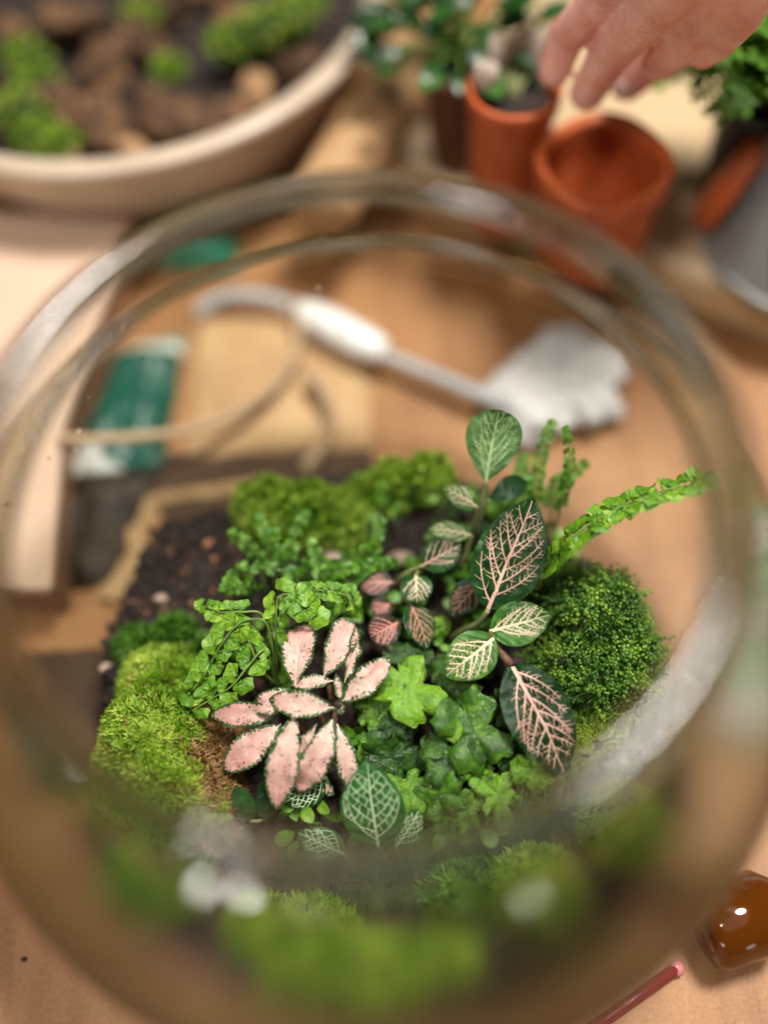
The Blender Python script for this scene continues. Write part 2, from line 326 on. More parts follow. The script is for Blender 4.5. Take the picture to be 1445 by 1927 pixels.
M['blurfilm'] = blur_film_mat(); M['drop'] = drop_mat(); M['glass'] = glass_mat(); M['thin'] = thin_glass_mat()

# ------------------------------------------------------------------ the table
V = []; F = []; n = 40
for i in range(n+1):
    for j in range(n+1): V.append((-150+300*i/n, -100+320*j/n, 0))
for i in range(n):
    for j in range(n): a = i*(n+1)+j; F.append((a, a+n+1, a+n+2, a+1))
tag(obj('table_top', V, F, M['table'], origin=(0, 0, 0)), 'orange brown table top under everything', None, kind='structure')

# ------------------------------------------------------------------ the glass bowl
ZB, RB = 7.73, 12.55
def rbowl(z):                               # outer radius of the round body
    return RB*math.sqrt(max(0, 1-((z-ZB)/(11.5 if z < ZB else 10.15))**2))
bowl = empty('glass_bowl', (0, 0, 0), 'round clear glass bowl planted with moss, ferns and pink leaves', 'bowl')
prof = [(.01, .05), (8.6, .05), (9.2, .2)] + [(rbowl(z), z) for z in np.linspace(.5, 14.75, 44)]
r_end = prof[-1][0]
V, F = lathe(prof, 160); obj('body', V, F, M['thin'], bowl, (0, 0, 0))
# short neck and a thick fire-polished lip
V, F = lathe([(r_end, 14.75), (8.86, 14.92), (8.62, 15.15), (8.50, 15.45), (8.50, 15.9), (8.58, 16.4), (8.70, 16.84)], 160); obj('neck', V, F, M['thin'], bowl, (0, 0, 0))
lip = [(8.68+.44*math.cos(a), 17.12+.42*math.sin(a)) for a in np.linspace(0, 2*math.pi, 21)[:-1]]
V, F = lathe(lip, 160, close=True); obj('lip', V, F, M['glass'], bowl, (0, 0, 0))
bd = [(8.50+.13*math.cos(a), 15.2+.22*math.sin(a)) for a in np.linspace(0, 2*math.pi, 13)[:-1]]
V, F = lathe(bd, 160, close=True); obj('neck_bead', V, F, M['glass'], bowl, (0, 0, 0))
# condensation beads on the inside of the glass
mb = MB()
for k in range(260):
    if k < 120: a = math.radians(random.uniform(155, 200)); z = random.uniform(6.5, 14)
    elif k < 190: a = math.radians(random.uniform(20, 150)); z = random.uniform(12.5, 14.6)
    else: a = math.radians(random.uniform(0, 360)); z = random.uniform(5.5, 14.5)
    r = rbowl(z)-.06; s = random.choice((.035, .05, .05, .07, .10)); n_ = np.array([math.cos(a), math.sin(a), 0])
    V, F = ICO[1]; mb.add(V*[s, s, s*1.15]*1.0+n_*r+[0, 0, z], F)
d = mb.obj('water_drops', M['drop'], bowl); tag(d, kind='stuff')
# film added inside the front wall to imitate lens blur
V = []; F = []; T = []; nz, na = 40, 110
for side in (0, 1):
    for i in range(nz+1):
        z = 1.2+13.5*i/nz
        for k in range(na+1):
            a = math.radians(-184+188*k/na); r = rbowl(z)-.12-.07*side; V.append((r*math.cos(a), r*math.sin(a), z))
            T.append(min(1, min(i/5., (nz-i)/1.5))*min(1, min(k, na-k)/18.))
q = (nz+1)*(na+1)
for i in range(nz):
    for k in range(na): a = i*(na+1)+k; F.append((a, a+1, a+na+2, a+na+1)); F.append((q+a, q+a+na+1, q+a+na+2, q+a+1))
o = obj('blur_film', V, F, M['blurfilm'], bowl, (0, 0, 0), attrs={'tone': T}); tag(o, kind='stuff')

# ------------------------------------------------------------------ soil
def sstep(a, b, x):
    t = min(1, max(0, (x-a)/(b-a))); return t*t*(3-2*t)
def redge(x, y):                            # the heap reaches the glass only at the front
    r = math.hypot(x, y)+1e-6; return 9.75+.9*fbm(x/r*2.2, y/r*2.2, 7.)+3.4*sstep(.05, .6, -y/r)+1.3*math.exp(-((math.atan2(y, x)-2.75)/.45)**2)
def zsoil(x, y):
    r = math.hypot(x, y); e = redge(x, y)
    z = 2.95+.085*min(y, 1.)+.35*math.cos(min(r/10., 1)*1.57)+.24*fbm(x*.35, y*.35, 1.7)+.10*fbm(x*1.6, y*1.6, 5.)
    return .3+(z-.3)*(1-sstep(e-1.7, e, r))
rin = lambda z: rbowl(max(z, .3))-.16
V = []; F = []; nr, na = 44, 120; RE = []
for k in range(na):
    q = 2*math.pi*k/na; r = 9.
    for _ in range(8): r = .5*r+.5*min(rin(zsoil(r*math.cos(q), r*math.sin(q)))-.05, redge(math.cos(q), math.sin(q)))
    RE.append(r)
for i in range(nr+1):
    for k in range(na):
        q = 2*math.pi*k/na; r = (i/nr)*RE[k]; x, y = r*math.cos(q), r*math.sin(q); V.append((x, y, zsoil(x, y)))
for i in range(nr):
    for k in range(na): a = i*na+k; b_ = i*na+(k+1) % na; F.append((a, b_, b_+na, a+na))
base = nr*na
for j, f in enumerate(np.linspace(.75, .0, 6)):
    o0 = len(V)
    for k in range(na):
        q = 2*math.pi*k/na; z = .22+(V[base+k][2]-.22)*f; r = min(rin(z)-.05, RE[k]); V.append((r*math.cos(q), r*math.sin(q), z))
    prev = base if j == 0 else o0-na
    for k in range(na): F.append((prev+k, prev+(k+1) % na, o0+(k+1) % na, o0+k))
tag(obj('soil', V, F, M['soil'], origin=(0, 0, .5)), 'dark moist potting soil filling the bottom of the bowl', 'soil', kind='stuff')
mb = MB()
for k in range(2600):
    r = (9.6 if k > 300 else 10.6)*math.sqrt(random.random() if k > 300 else random.uniform(.75, 1)); q = random.uniform(0, 6.283); x, y = r*math.cos(q), r*math.sin(q)
    s = random.choice((.05, .07, .08, .1, .12, .16, .22)); V, F = ICO[1]
    jit = 1+RNG.uniform(-.3, .3, (len(V), 1)); V = V*jit*[s*random.uniform(.7, 1.6), s, s*.7]
    V = rot(V, (0, 0, 0), (0, 0, 1), random.uniform(0, 6.28)); z = zsoil(x, y)
    if r+s > rin(z)-.15: continue
    mb.add(V+[x, y, z+s*.25], F, random.random()**1.6)
for k in range(620):                        # coarser bits on the bare soil at the back left
    q = random.uniform(1.75, 3.25); r = random.uniform(3.5, 10.2); x, y = r*math.cos(q), r*math.sin(q); s = random.choice((.09, .12, .15, .2, .26, .32)); V, F = ICO[1]
    V = rot(V*(1+RNG.uniform(-.35, .35, (len(V), 1)))*[s*random.uniform(.8, 1.8), s*.8, s*.6], (0, 0, 0), (random.random()-.5, random.random()-.5, 1), random.uniform(0, 6.28)); z = zsoil(x, y)
    if r+s < rin(z)-.2: mb.add(V+[x, y, z+s*.3], F, random.random()**.9)
tag(mb.obj('soil_crumbs', M['clod'], smooth=False), 'loose brown crumbs scattered over the soil in the bowl', 'soil', kind='stuff')
mb = MB()
for k in range(170):
    r = 9.*math.sqrt(random.random()); q = random.uniform(0, 6.28); x, y = r*math.cos(q), r*math.sin(q); L = random.uniform(.5, 1.6); d_ = random.uniform(0, 6.28)
    p0 = np.array([x, y, zsoil(x, y)+.08]); p2 = p0+[L*math.cos(d_), L*math.sin(d_), random.uniform(0, .15)]; pm = (p0+p2)/2+[random.uniform(-.15, .15), random.uniform(-.15, .15), .1]
    if math.hypot(p2[0], p2[1]) > 9.2: continue
    V, F = tube(spline([p0, pm, p2], 5), .025, 4); mb.add(V, F, random.random())
tag(mb.obj('soil_fibres', M['clod']), 'thin dry fibres lying on the soil', 'fibres', kind='stuff')
for k, (x, y, s) in enumerate([(388, 1012, 24), (398, 1040, 16), (370, 1035, 14), (355, 1125, 13), (352, 1160, 11), (362, 1185, 9), (395, 1098, 9), (300, 1120, 8), (268, 1140, 9)]):
    p = P(x, y, 3.9); p[2] = zsoil(p[0], p[1])+.12; c = pxcm(s*.5, p)
    V, F = lump(p, (c, c*.85, c*.75), .3, 1.3, 2, k+.5)
    tag(obj('clay_granule', V, F, M['clay']), 'small orange clay granule on the bare soil behind the left moss', 'granule', 'orange clay granules')
for k, (x, y, s, lb) in enumerate([(294, 1112, 30, 'pale grey pebble on the bare soil behind the left moss'), (625, 1045, 44, 'pinkish flat pebble among the small ferns, left of the pair'), (752, 1040, 50, 'pinkish flat pebble among the small ferns, right of the pair'), (185, 1232, 34, 'tan stone chip at the upper left edge of the bright moss')]):
    p = P(x, y, 4.0); p[2] = zsoil(p[0], p[1])+.25; c = pxcm(s*.5, p)
    V, F = lump(p, (c, c*.7, c*.55), .25, 1.1, 3, k+9.5)
    tag(obj('pebble', V, F, M['stone']), lb, 'pebble')

# ------------------------------------------------------------------ moss
def domes_z(ds, x, y):
    z = -9; qm = 1.
    for (cx, cy, rx, ry, z0, h) in ds:
        q = ((x-cx)/rx)**2+((y-cy)/ry)**2
        if q < 1: z = max(z, z0+h*math.sqrt(1-q)); qm = min(qm, q)
    domes_z.fade = min(1, (1-qm)*2.2); return z
def dome(px, py, zc, rx, ry, h, z0=None):
    p = P(px, py, zc-.3); return (p[0], p[1], rx, ry, zsoil(p[0], p[1])-.1 if z0 is None else z0, h)
def dome_points(ds, n, lumpy=.25, fr=1.4):
    x0 = min(d[0]-d[2] for d in ds); x1 = max(d[0]+d[2] for d in ds); y0 = min(d[1]-d[3] for d in ds); y1 = max(d[1]+d[3] for d in ds)
    out = []; tries = 0
    def zz(x, y):
        z = domes_z(ds, x, y); return z+lumpy*domes_z.fade*fbm(x*fr, y*fr, 3.) if z > -5 else z
    while len(out) < n and tries < n*12:
        tries += 1; x, y = random.uniform(x0, x1), random.uniform(y0, y1); z = zz(x, y)
        if z < zsoil(x, y)-.2 if z > -5 else True: continue
        e = .12; zx, zx2, zy, zy2 = zz(x+e, y), zz(x-e, y), zz(x, y+e), zz(x, y-e)
        zx, zx2, zy, zy2 = [v if v > -5 else z-.35 for v in (zx, zx2, zy, zy2)]
        nn = nrm([-(zx-zx2)/(2*e), -(zy-zy2)/(2*e), 1.])
        if random.random() > .35/max(nn[2], .35)*1.0 and nn[2] > .6: continue          # denser on the steep flanks
        if math.hypot(x, y) > rin(z)-.45: continue
        out.append((np.array([x, y, z]), nn))
    return out
def base_mesh(ds, lumpy=.25, fr=1.4, sink=.12):
    mbb = MB()
    for (cx, cy, rx, ry, z0, h) in ds:
        V = []; F = []; na, nr = 40, 14
        for i in range(nr+1):
            f = math.sin(i/nr*1.57)
            for k in range(na):
                q = 6.2832*k/na; x, y = cx+rx*f*math.cos(q), cy+ry*f*math.sin(q)
                r = math.hypot(x, y); z = z0+h*math.sqrt(max(0, 1-f*f))+lumpy*min(1, (1-f*f)*2.2)*fbm(x*fr, y*fr, 3.)-sink
                if r > rin(max(z, .6))-.3: s = (rin(max(z, .6))-.3)/r; x *= s; y *= s
                V.append((x, y, z))
        for i in range(nr):
            for k in range(na): a = i*na+k; b2 = i*na+(k+1) % na; F.append((a, a+na, b2+na, b2))
        mbb.add(V, F, .3)
    return mbb
def tuft(mbx, p, n, L, K, wdt, tone, spread=.75):
    a = nrm(np.cross(n, [.3, .9, .1])); b_ = np.cross(n, a); ph = random.uniform(0, 6.28)
    V = []; F = []
    for k in range(K):
        q = ph+6.2832*k/K+random.uniform(-.3, .3); sp = spread*random.uniform(.35, 1.1); l = L*random.uniform(.65, 1.15)
        d_ = nrm(n+sp*(math.cos(q)*a+math.sin(q)*b_)); s = nrm(np.cross(d_, n)+.01)*wdt
        mid = p+d_*l*.5+n*l*.08; tip = p+d_*l+n*l*(-.05)
        i = len(V); V += [p-s*.6, p+s*.6, mid+s, mid-s, tip]; F += [(i, i+1, i+2, i+3), (i+3, i+2, i+4)]
    mbx.add(V, F, np.clip(tone+RNG.uniform(-.12, .12, len(V)), 0, 1))
def moss(name, label, ds, n, L, K, wdt, mat, lumpy=.25, fr=1.4, tonef=None, mat2=None, second=None, cat='moss'):
    c = np.mean([[d[0], d[1], d[4]] for d in ds], axis=0)
    root = empty(name, c, label, cat)
    base_mesh(ds, lumpy, fr).obj('mat', M['mossbase'], root)
    m1, m2 = MB(), MB()
    for p, nn in dome_points(ds, n, lumpy, fr):
        t = .5+.5*fbm(p[0]*.8, p[1]*.8, 9.)+random.uniform(-.38, .38)
        isb = second(p) if second else False
        tuft(m2 if isb else m1, p-nn*.1, nrm(nn+RNG.normal(0, .16, 3)), L*random.uniform(.75, 1.25), K, wdt, float(np.clip(t, 0, 1)), 1.05)
    tag(m1.obj('shoots', mat, root), kind='stuff')
    if m2.n: tag(m2.obj('dry_shoots', mat2, root), kind='stuff')
    return root
ds = [dome(285, 1400, 4.6, 1.9, 2.4, 2.5), dome(330, 1470, 4.6, 1.7, 1.9, 2.1), dome(250, 1440, 4.2, 1.4, 1.7, 1.9), dome(300, 1275, 4.4, 1.5, 1.5, 1.7), dome(395, 1500, 4.2, 1.0, 1.5, 1.4), dome(395, 1400, 4.2, 1.0, 1.3, 1.3)]
def is_dry(p):
    x = (p-CAM)@RT/depth(p)*FPX+PW/2; y = PH/2-(p-CAM)@UP/depth(p)*FPX
    if random.random() < .035: return True
    return x > 362+18*math.sin(y*.07)+random.uniform(-16, 16) and y > 1330 and not (1490 < y < 1560 and x < 425 and random.random() < .6)
moss('moss_cushion', 'big bright yellow green moss cushion at the left, brown on its right side', ds, 3900, .38, 9, .050, M['moss'], .22, 1.3, mat2=M['dry'], second=is_dry)
ds = [dome(330, 1185, 4.2, .75, .6, 1.0), dome(255, 1205, 4.0, .7, .6, .9), dome(380, 1225, 4.0, .5, .5, .7)]
moss('moss_cushion', 'small darker moss tufts behind the big bright moss cushion', ds, 420, .5, 7, .035, M['moss2'], .2, 1.6)
ds = [dome(575, 960, 4.6, 1.9, 1.3, 1.9), dome(500, 950, 4.4, 1.3, 1.2, 1.7), dome(650, 985, 4.3, 1.2, 1.0, 1.2)]
moss('moss_cushion', 'rounded green moss mound at the back left of the planting', ds, 1300, .34, 7, .045, M['moss'], .6, 1.7)
ds = [dome(740, 900, 4.6, 1.3, .9, 1.5), dome(805, 890, 4.8, 1.0, .8, 2.0), dome(690, 915, 4.3, .8, .7, 1.1)]
moss('moss_cushion', 'small yellowish moss mound at the very back, left of the tall leaf', ds, 700, .36, 7, .045, M['moss'], .7, 1.8)
ds = [dome(1110, 1385, 4.0, 1.5, 1.3, 1.2), dome(1040, 1440, 3.8, 1.4, 1.2, .9)]
moss('moss_cushion', 'low olive moss patch at the lower right, below the beaded moss', ds, 1000, .32, 6, .03, M['moss'], .2, 1.5)
# moss against the front of the bowl, seen through the glass
ds = [(-2.7, -8.5, 1.8, 1.5, 1.9, 1.5), (-.6, -9.4, 1.5, 1.2, 1.9, 2.0), (1.5, -8.8, 1.3, 1.1, 1.8, .9), (-4.4, -7.6, 1.2, 1.0, 1.9, .8)]
moss('moss_cushion', 'green moss cushion against the front glass, seen blurred through the bowl', ds, 1300, .45, 6, .035, M['moss'], .25, 1.3)
ds = [(2.6, -7.4, 2.0, 1.1, 2.0, 1.5)]
moss('moss_cushion', 'low dark moss patch against the front glass, right of the front cushion', ds, 600, .4, 6, .035, M['moss2'], .25, 1.3)
f1, f2, f3 = P(290, 1640, 3.5), P(1010, 1665, 3.2), P(1175, 1540, 3.6)
moss('moss_cushion', 'green moss against the front left glass, below the big bright cushion', [(f1[0], f1[1], 1.7, 1.5, zsoil(f1[0], f1[1])-.1, 1.9)], 600, .4, 6, .04, M['moss2'], .25, 1.3)
moss('moss_cushion', 'green moss against the front right glass, half hidden by the rim', [(f2[0], f2[1], 1.5, 1.2, zsoil(f2[0], f2[1])-.1, 2.2)], 600, .4, 6, .04, M['moss'], .25, 1.3)
moss('moss_cushion', 'olive moss low against the right glass, just below the rim', [(f3[0], f3[1], 1.4, 1.4, zsoil(f3[0], f3[1])-.1, 1.6)], 500, .36, 6, .04, M['moss'], .25, 1.3)
def bead_moss(label, ds, n):
    root = empty('beaded_moss', np.mean([[d[0], d[1], d[4]] for d in ds], axis=0), label, 'moss')
    base_mesh(ds, .9, 1.1, .15).obj('mat', M['mossbase'], root); mb = MB(); V0, F0 = ICO[1]
    for p, nn in dome_points(ds, n, .9, 1.1):
        s = random.uniform(.075, .115); d_ = nrm(nn+RNG.normal(0, .45, 3)+[0, 0, .15]); b_ = nrm(RNG.normal(0, 1, 3)); c = p-nn*.15
        t = float(np.clip(.38+.6*fbm(p[0]*.9, p[1]*.9, 2.)+random.uniform(-.3, .3), 0, 1)); m_ = random.randint(4, 7)
        for q in range(m_):
            c = c+d_*s*1.25; d_ = nrm(d_+b_*.12+[0, 0, -.06]); sg = 1 if q % 2 else -1; sd = nrm(np.cross(d_, b_)+1e-6)*s*.35*sg
            mb.add((V0*(1+RNG.uniform(-.2, .2, (len(V0), 1))))*s*(1-.5*q/m_)*[1, 1, .8]+c+sd, F0, min(1, t+.07*q))
    tag(mb.obj('shoots', M['bead'], root), kind='stuff'); m3 = MB()
    for p, nn in dome_points(ds, n//4, .9, 1.1): tuft(m3, p, nrm(nn+RNG.normal(0, .35, 3)), random.uniform(.25, .6), 5, .045, random.random(), .7)
    tag(m3.obj('sprigs', M['moss2'], root), kind='stuff'); return root
bead_moss('tall dark green beaded moss at the right, behind the big veined leaf', [dome(1130, 1150, 5.2, 1.5, 1.7, 2.5), dome(1175, 1215, 4.8, 1.15, 1.2, 2.0), dome(1070, 1130, 4.8, 1.2, 1.2, 2.0)], 620)
bead_moss('dark beaded moss lump in front of the tall one, against the right glass', [dome(1140, 1285, 4.8, 1.85, 1.2, 2.1), dome(1195, 1300, 4.6, 1.0, 1.0, 1.6), dome(1060, 1260, 4.6, 1.1, 1.0, 1.7)], 560)

# ------------------------------------------------------------------ leaves
TOCAM = -FW
def outline(kind):
    if kind == 'lance': f = lambda s: s**.95*(1-s)**.80
    elif kind == 'ovate': f = lambda s: s**.66*(1-s)**.84
    elif kind == 'obov': f = lambda s: s**.90*(1-s)**.52
    elif kind == 'round': f = lambda s: s**.5*(1-s)**.5
    mx = max(f(x) for x in np.linspace(.01, .99, 99)); return lambda s: f(min(max(s, 0), 1))/mx
class Leaf:
    def __init__(s, base, tip, wd, n, kind='ovate', arch=.08, droop=0., fold=.10, ripple=.0, teeth=0., nt=14, seed=0., quilt=0., qn=7, qa=46):
        s.b = np.asarray(base, float); s.ax = np.asarray(tip, float)-s.b; s.L = np.linalg.norm(s.ax); s.ax /= s.L
        s.side = nrm(np.cross(n, s.ax)); s.n = np.cross(s.ax, s.side); s.W = wd/2; s.f = outline(kind)
        s.arch, s.droop, s.fold, s.rip, s.teeth, s.nt, s.seed, s.quilt, s.qn, s.qt = arch, droop, fold, ripple, teeth, nt, seed, quilt, qn, math.tan(math.radians(qa))
    def w(s, u):
        w = s.W*s.f(u)
        if s.teeth: w *= 1+s.teeth*(abs(((u*s.nt+s.seed) % 1)-.5)*2-.5)*(1-u**6)
        return w
    def p(s, a, b, off=0.):
        u = a/s.L; h = s.arch*s.L*4*u*(1-u)-s.droop*s.L*u*u+s.fold*abs(b)-.25*s.fold*b*b/max(s.W, .01)
        if s.rip: h += s.rip*math.sin(u*17+s.seed*5)*(abs(b)/s.W)**2
        h += .035*s.L*fbm(a*1.3+s.seed*3, b*1.3, s.seed, 2)+(.035*fbm(a*4.5+s.seed, b*4.5, s.seed, 2) if s.teeth else 0)
        if s.quilt:
            ph = (u-.07-abs(b)/(s.L*s.qt)*.8)*s.qn/.8-(.0 if b > 0 else .45); e = min(1, abs(b)/(.12*s.W))*max(0, 1-(abs(b)/(s.W+.001))**4)
            h += s.quilt*e*abs(math.sin(math.pi*ph))+s.quilt*.5*fbm(a*6+s.seed, b*6, 1., 2)*e
        return s.b+s.ax*a+s.side*b+s.n*(h+off)
    def mesh(s, nu=22, nv=12):
        V = []; rim = []; al = []; ac = []; F = []
        for i in range(nu+1):
            u = .003+.994*(.5-.5*math.cos(math.pi*i/nu)) if not s.teeth else .003+.994*i/nu; w = s.w(u)
            for j in range(nv+1):
                t = math.sin((j/nv-.5)*math.pi); V.append(s.p(u*s.L, t*w)); rim.append(min((1-abs(t))*w, (1-u)*s.L*.6)); al.append(u); ac.append(t*w)
        for i in range(nu):
            for j in range(nv): a = i*(nv+1)+j; F.append((a, a+1, a+nv+2, a+nv+1))
        return np.array(V), F, {'rim': rim, 'along': al, 'across': ac}
def ribbon(mb, lf, pts, w0, w1, off=.014):
    pts = [np.asarray(p, float) for p in pts]; ok = []
    for p in pts:
        u = p[0]/lf.L
        if not (0 <= u <= .985) or abs(p[1]) > .94*lf.W*lf.f(u): break
        ok.append(p)
    if len(ok) < 2: return None
    V = []; F = []; m = len(ok)
    for i, p in enumerate(ok):
        d_ = ok[min(i+1, m-1)]-ok[max(i-1, 0)]; d_ /= (np.linalg.norm(d_)+1e-9); nn = np.array([-d_[1], d_[0]]); wd = (w0+(w1-w0)*i/(m-1))/2
        for sg, o in ((-1, 0.), (0, .012), (1, 0.)): q = p+nn*wd*sg; V.append(lf.p(q[0], q[1], off+o*min(1, wd/.03)))
    for i in range(m-1):
        for k in (0, 1): a = i*3+k; F.append((a, a+1, a+4, a+3))
    mb.add(V, F); return ok
def veins(lf, ns=7, ang=50, mid=.11, sec=.055, spur=True, net=False, seed=0):
    r = random.Random(seed); mb = MB(); L, W = lf.L, lf.W
    ribbon(mb, lf, [(a, .02*L*math.sin(a*2+seed)*a/L*.4) for a in np.linspace(0.0, L*.97, 16)], mid, mid*.22, .02)
    secs = {1: [], -1: []}
    for sg in (1, -1):
        for k in range(ns):
            u0 = .07+.80*(k+(.0 if sg > 0 else .45)+r.uniform(-.12, .12))/ns
            th_ = math.radians(ang+r.uniform(-6, 6)); pts = []; a, b = u0*L, 0.
            steps = 12; ln = W*1.7/steps
            for i in range(steps):
                pts.append((a, b)); th_ -= math.radians((2.6 if not net else 4.2)+r.uniform(-3, 3)); a += math.cos(th_)*ln; b += sg*math.sin(th_)*ln
            ok = ribbon(mb, lf, pts, sec*(1-.25*u0), sec*.33)
            if ok: secs[sg].append(ok)
    for sg in (1, -1):
        for si, ok in enumerate(secs[sg]):
            if spur:
                for i in range(1, len(ok)-1):
                    for side in (1, -1):
                        if r.random() < (.62 if ns > 5 else .40):
                            d_ = ok[i+1]-ok[i]; d_ /= np.linalg.norm(d_)+1e-9; q = side*math.radians(r.uniform(42, 68)); c, s_ = math.cos(q), math.sin(q)
                            e = np.array([d_[0]*c-d_[1]*s_, d_[0]*s_+d_[1]*c]); l = W*r.uniform(.10, .26)
                            ribbon(mb, lf, [ok[i], ok[i]+e*l*.55, ok[i]+e*l+d_*l*.15], sec*.45, sec*.2)
            if net and si+1 < len(secs[sg]):
                nx = secs[sg][si+1]
                for i in range(2, len(ok)-1, 2):
                    j = min(len(nx)-1, max(1, i-1+r.randint(-1, 0))); m_ = (ok[i]+nx[j])/2+np.array([r.uniform(-.04, .04), r.uniform(-.04, .04)])
                    ribbon(mb, lf, [ok[i], m_, nx[j]], sec*.5, sec*.5)
                e = ok[-1]; ribbon(mb, lf, [e, (e+nx[-1])/2+np.array([.02, sg*.03]), nx[-1]], sec*.45, sec*.45)
    return mb
def add_leaf(root, bpx, bz, tpx, tz, wpx, mat, n=None, vein=None, name='leaf', **kw):
    vk = kw.pop('vk', {})
    if vein and not kw.get('teeth'): kw.update(quilt=.045 if wpx > 75 else .025, qn=vk.get('ns', 7), qa=vk.get('ang', 46))
    b, t = PZ(*bpx, bz), PZ(*tpx, tz)
    n = TOCAM if n is None else nrm(np.asarray(n, float)); lf = Leaf(b, t, pxcm(wpx*(.9 if kw.get('teeth') else 1), (b+t)/2), n, seed=random.random()*9, **kw)
    V, F, at = lf.mesh(nu=int(44 if lf.teeth else (56 if vein else 22)), nv=24 if vein else 12); lo = obj(name, V, F, mat, root, b, attrs=at)
    if vein: veins(lf, seed=random.randint(0, 999), **vk).obj('veins', vein, lo, b)
    return lf
def stem(root, pts, r0, r1, mat, name='stem', n=14):
    c = spline(pts, n); V, F = tube(c, np.linspace(r0, r1, n), 7); return obj(name, V, F, mat, root)

# pink fittonia
cr = PZ(638, 1325, 6.2); gp = np.array([cr[0]-.5, cr[1]-.3, zsoil(cr[0], cr[1])])
pk = empty('pink_leaf_plant', gp, 'plant with pale pink leaves edged in dark green, speckled with soil, front centre', 'plant')
PK = dict(kind='lance', teeth=.16, nt=15, ripple=.08, fold=.24)
up = np.array([0, 0, 1.])
for (b, bz, t, tz, wd, n, kw) in [
    ((535, 1338), 5.9, (396, 1346), 5.5, 54, TOCAM+[-.1, 0, .2], dict(arch=.10)),
    ((530, 1362), 5.5, (422, 1450), 4.8, 68, TOCAM+[-.2, .1, 0], dict(arch=.12)),
    ((563, 1302), 6.3, (472, 1338), 6.0, 52, TOCAM+[-.1, .3, .2], dict(arch=.08)),
    ((632, 1332), 6.7, (506, 1316), 6.5, 58, TOCAM+[0, .1, .1], dict(arch=.14)),
    ((556, 1294), 6.0, (572, 1168), 5.9, 72, TOCAM+[-.2, 0, 0], dict(arch=.12, kind='obov', droop=.1)),
    ((608, 1275), 6.1, (658, 1162), 6.1, 64, TOCAM+[.25, 0, 0], dict(arch=.12, kind='obov', droop=.1)),
    ((648, 1285), 6.0, (668, 1178), 5.9, 34, TOCAM+[.8, 0, 0], dict(arch=.08)),
    ((628, 1282), 6.1, (548, 1290), 6.0, 36, TOCAM+[0, .5, .1], dict(arch=.08)),
    ((640, 1322), 6.6, (734, 1238), 6.5, 60, TOCAM+[.2, 0, .2], dict(arch=.08)),
    ((556, 1338), 6.4, (520, 1524), 5.4, 68, TOCAM+[-.1, -.2, .1], dict(arch=.18)),
    ((596, 1362), 5.6, (565, 1425), 5.2, 34, TOCAM+[-.6, 0, 0], dict(arch=.06)),
    ((628, 1350), 6.3, (560, 1494), 5.3, 66, TOCAM+[.05, -.2, .1], dict(arch=.18)),
    ((634, 1362), 6.0, (660, 1490), 5.1, 48, TOCAM+[.35, -.1, 0], dict(arch=.12)),
    ((600, 1470), 4.7, (628, 1496), 4.5, 26, TOCAM, dict(arch=.05)),
    ((637, 1318), 6.8, (643, 1345), 6.7, 22, TOCAM, dict(arch=.1)),
    ((640, 1322), 6.6, (632, 1268), 6.8, 22, TOCAM+[.3, 0, 0], dict(arch=.1)),
]:
    add_leaf(pk, b, bz, t, tz, wd, M['pink'], n, M['vein_blush'] if wd > 30 else None, vk=dict(ns=6, ang=30, mid=.045, sec=.022, spur=False), **{**PK, **kw})
for a, b, m_ in [((638, 1325, 6.5), (630, 1350, 6.2), (625, 1420, 3.9)), ((550, 1340, 6.2), (570, 1370, 5.2), (600, 1420, 3.9)), ((610, 1275, 6.0), (622, 1300, 5.5), (628, 1350, 4.0)), ((556, 1294, 6.0), (580, 1320, 5.4), (610, 1360, 4.0))]:
    stem(pk, [PZ(*a), PZ(*b), PZ(*m_)], .09, .13, M['stem_brown'])
V, F = lump(PZ(637, 1326, 6.75), (.16, .16, .13), .35, 1.5, 2, 3.); obj('bud', V, F, M['speck'], pk)

# dark fittonia with pink veins, right
nd = PZ(930, 1200, 5.6); fr = empty('pink_veined_plant', [nd[0], nd[1], zsoil(nd[0], nd[1])], 'dark green plant with large leaves netted by pale pink veins, centre right', 'plant')
add_leaf(fr, (918, 1146), 6.3, (1003, 936), 8.2, 132, M['leaf_dark'], TOCAM+[-.15, -.2, .1], M['vein_pink'], kind='ovate', arch=.06, fold=.26, vk=dict(ns=7, ang=44, mid=.13, sec=.06))
add_leaf(fr, (960, 1248), 5.9, (1064, 1458), 5.2, 124, M['leaf_dark'], TOCAM+[.15, -.1, .1], M['vein_pink'], kind='ovate', arch=.11, fold=.20, vk=dict(ns=7, ang=48, mid=.13, sec=.062))
add_leaf(fr, (921, 1188), 6.4, (1037, 1158), 6.5, 84, M['leaf_mid'], TOCAM+[0, .15, .2], M['vein_cream'], kind='ovate', arch=.08, fold=.15, vk=dict(ns=6, ang=46, mid=.11, sec=.055))
add_leaf(fr, (930, 1200), 6.4, (838, 1274), 6.2, 90, M['leaf_mid'], TOCAM+[-.2, 0, .2], M['vein_cream'], kind='ovate', arch=.08, fold=.15, vk=dict(ns=6, ang=46, mid=.11, sec=.055))
stem(fr, [PZ(918, 1148, 6.3), PZ(900, 1172, 5.7), PZ(872, 1185, 4.8), PZ(850, 1200, 3.8)], .09, .12, M['stem_green'])
stem(fr, [PZ(921, 1188, 6.35), PZ(940, 1225, 5.9), PZ(962, 1250, 5.8), PZ(985, 1280, 3.7)], .12, .16, M['stem_brown'])
V, F = lump(PZ(968, 1246, 6.0), (.30, .16, .13), .5, 2., 3, 5.); obj('soil_crumb', V, F, M['speck'], fr)

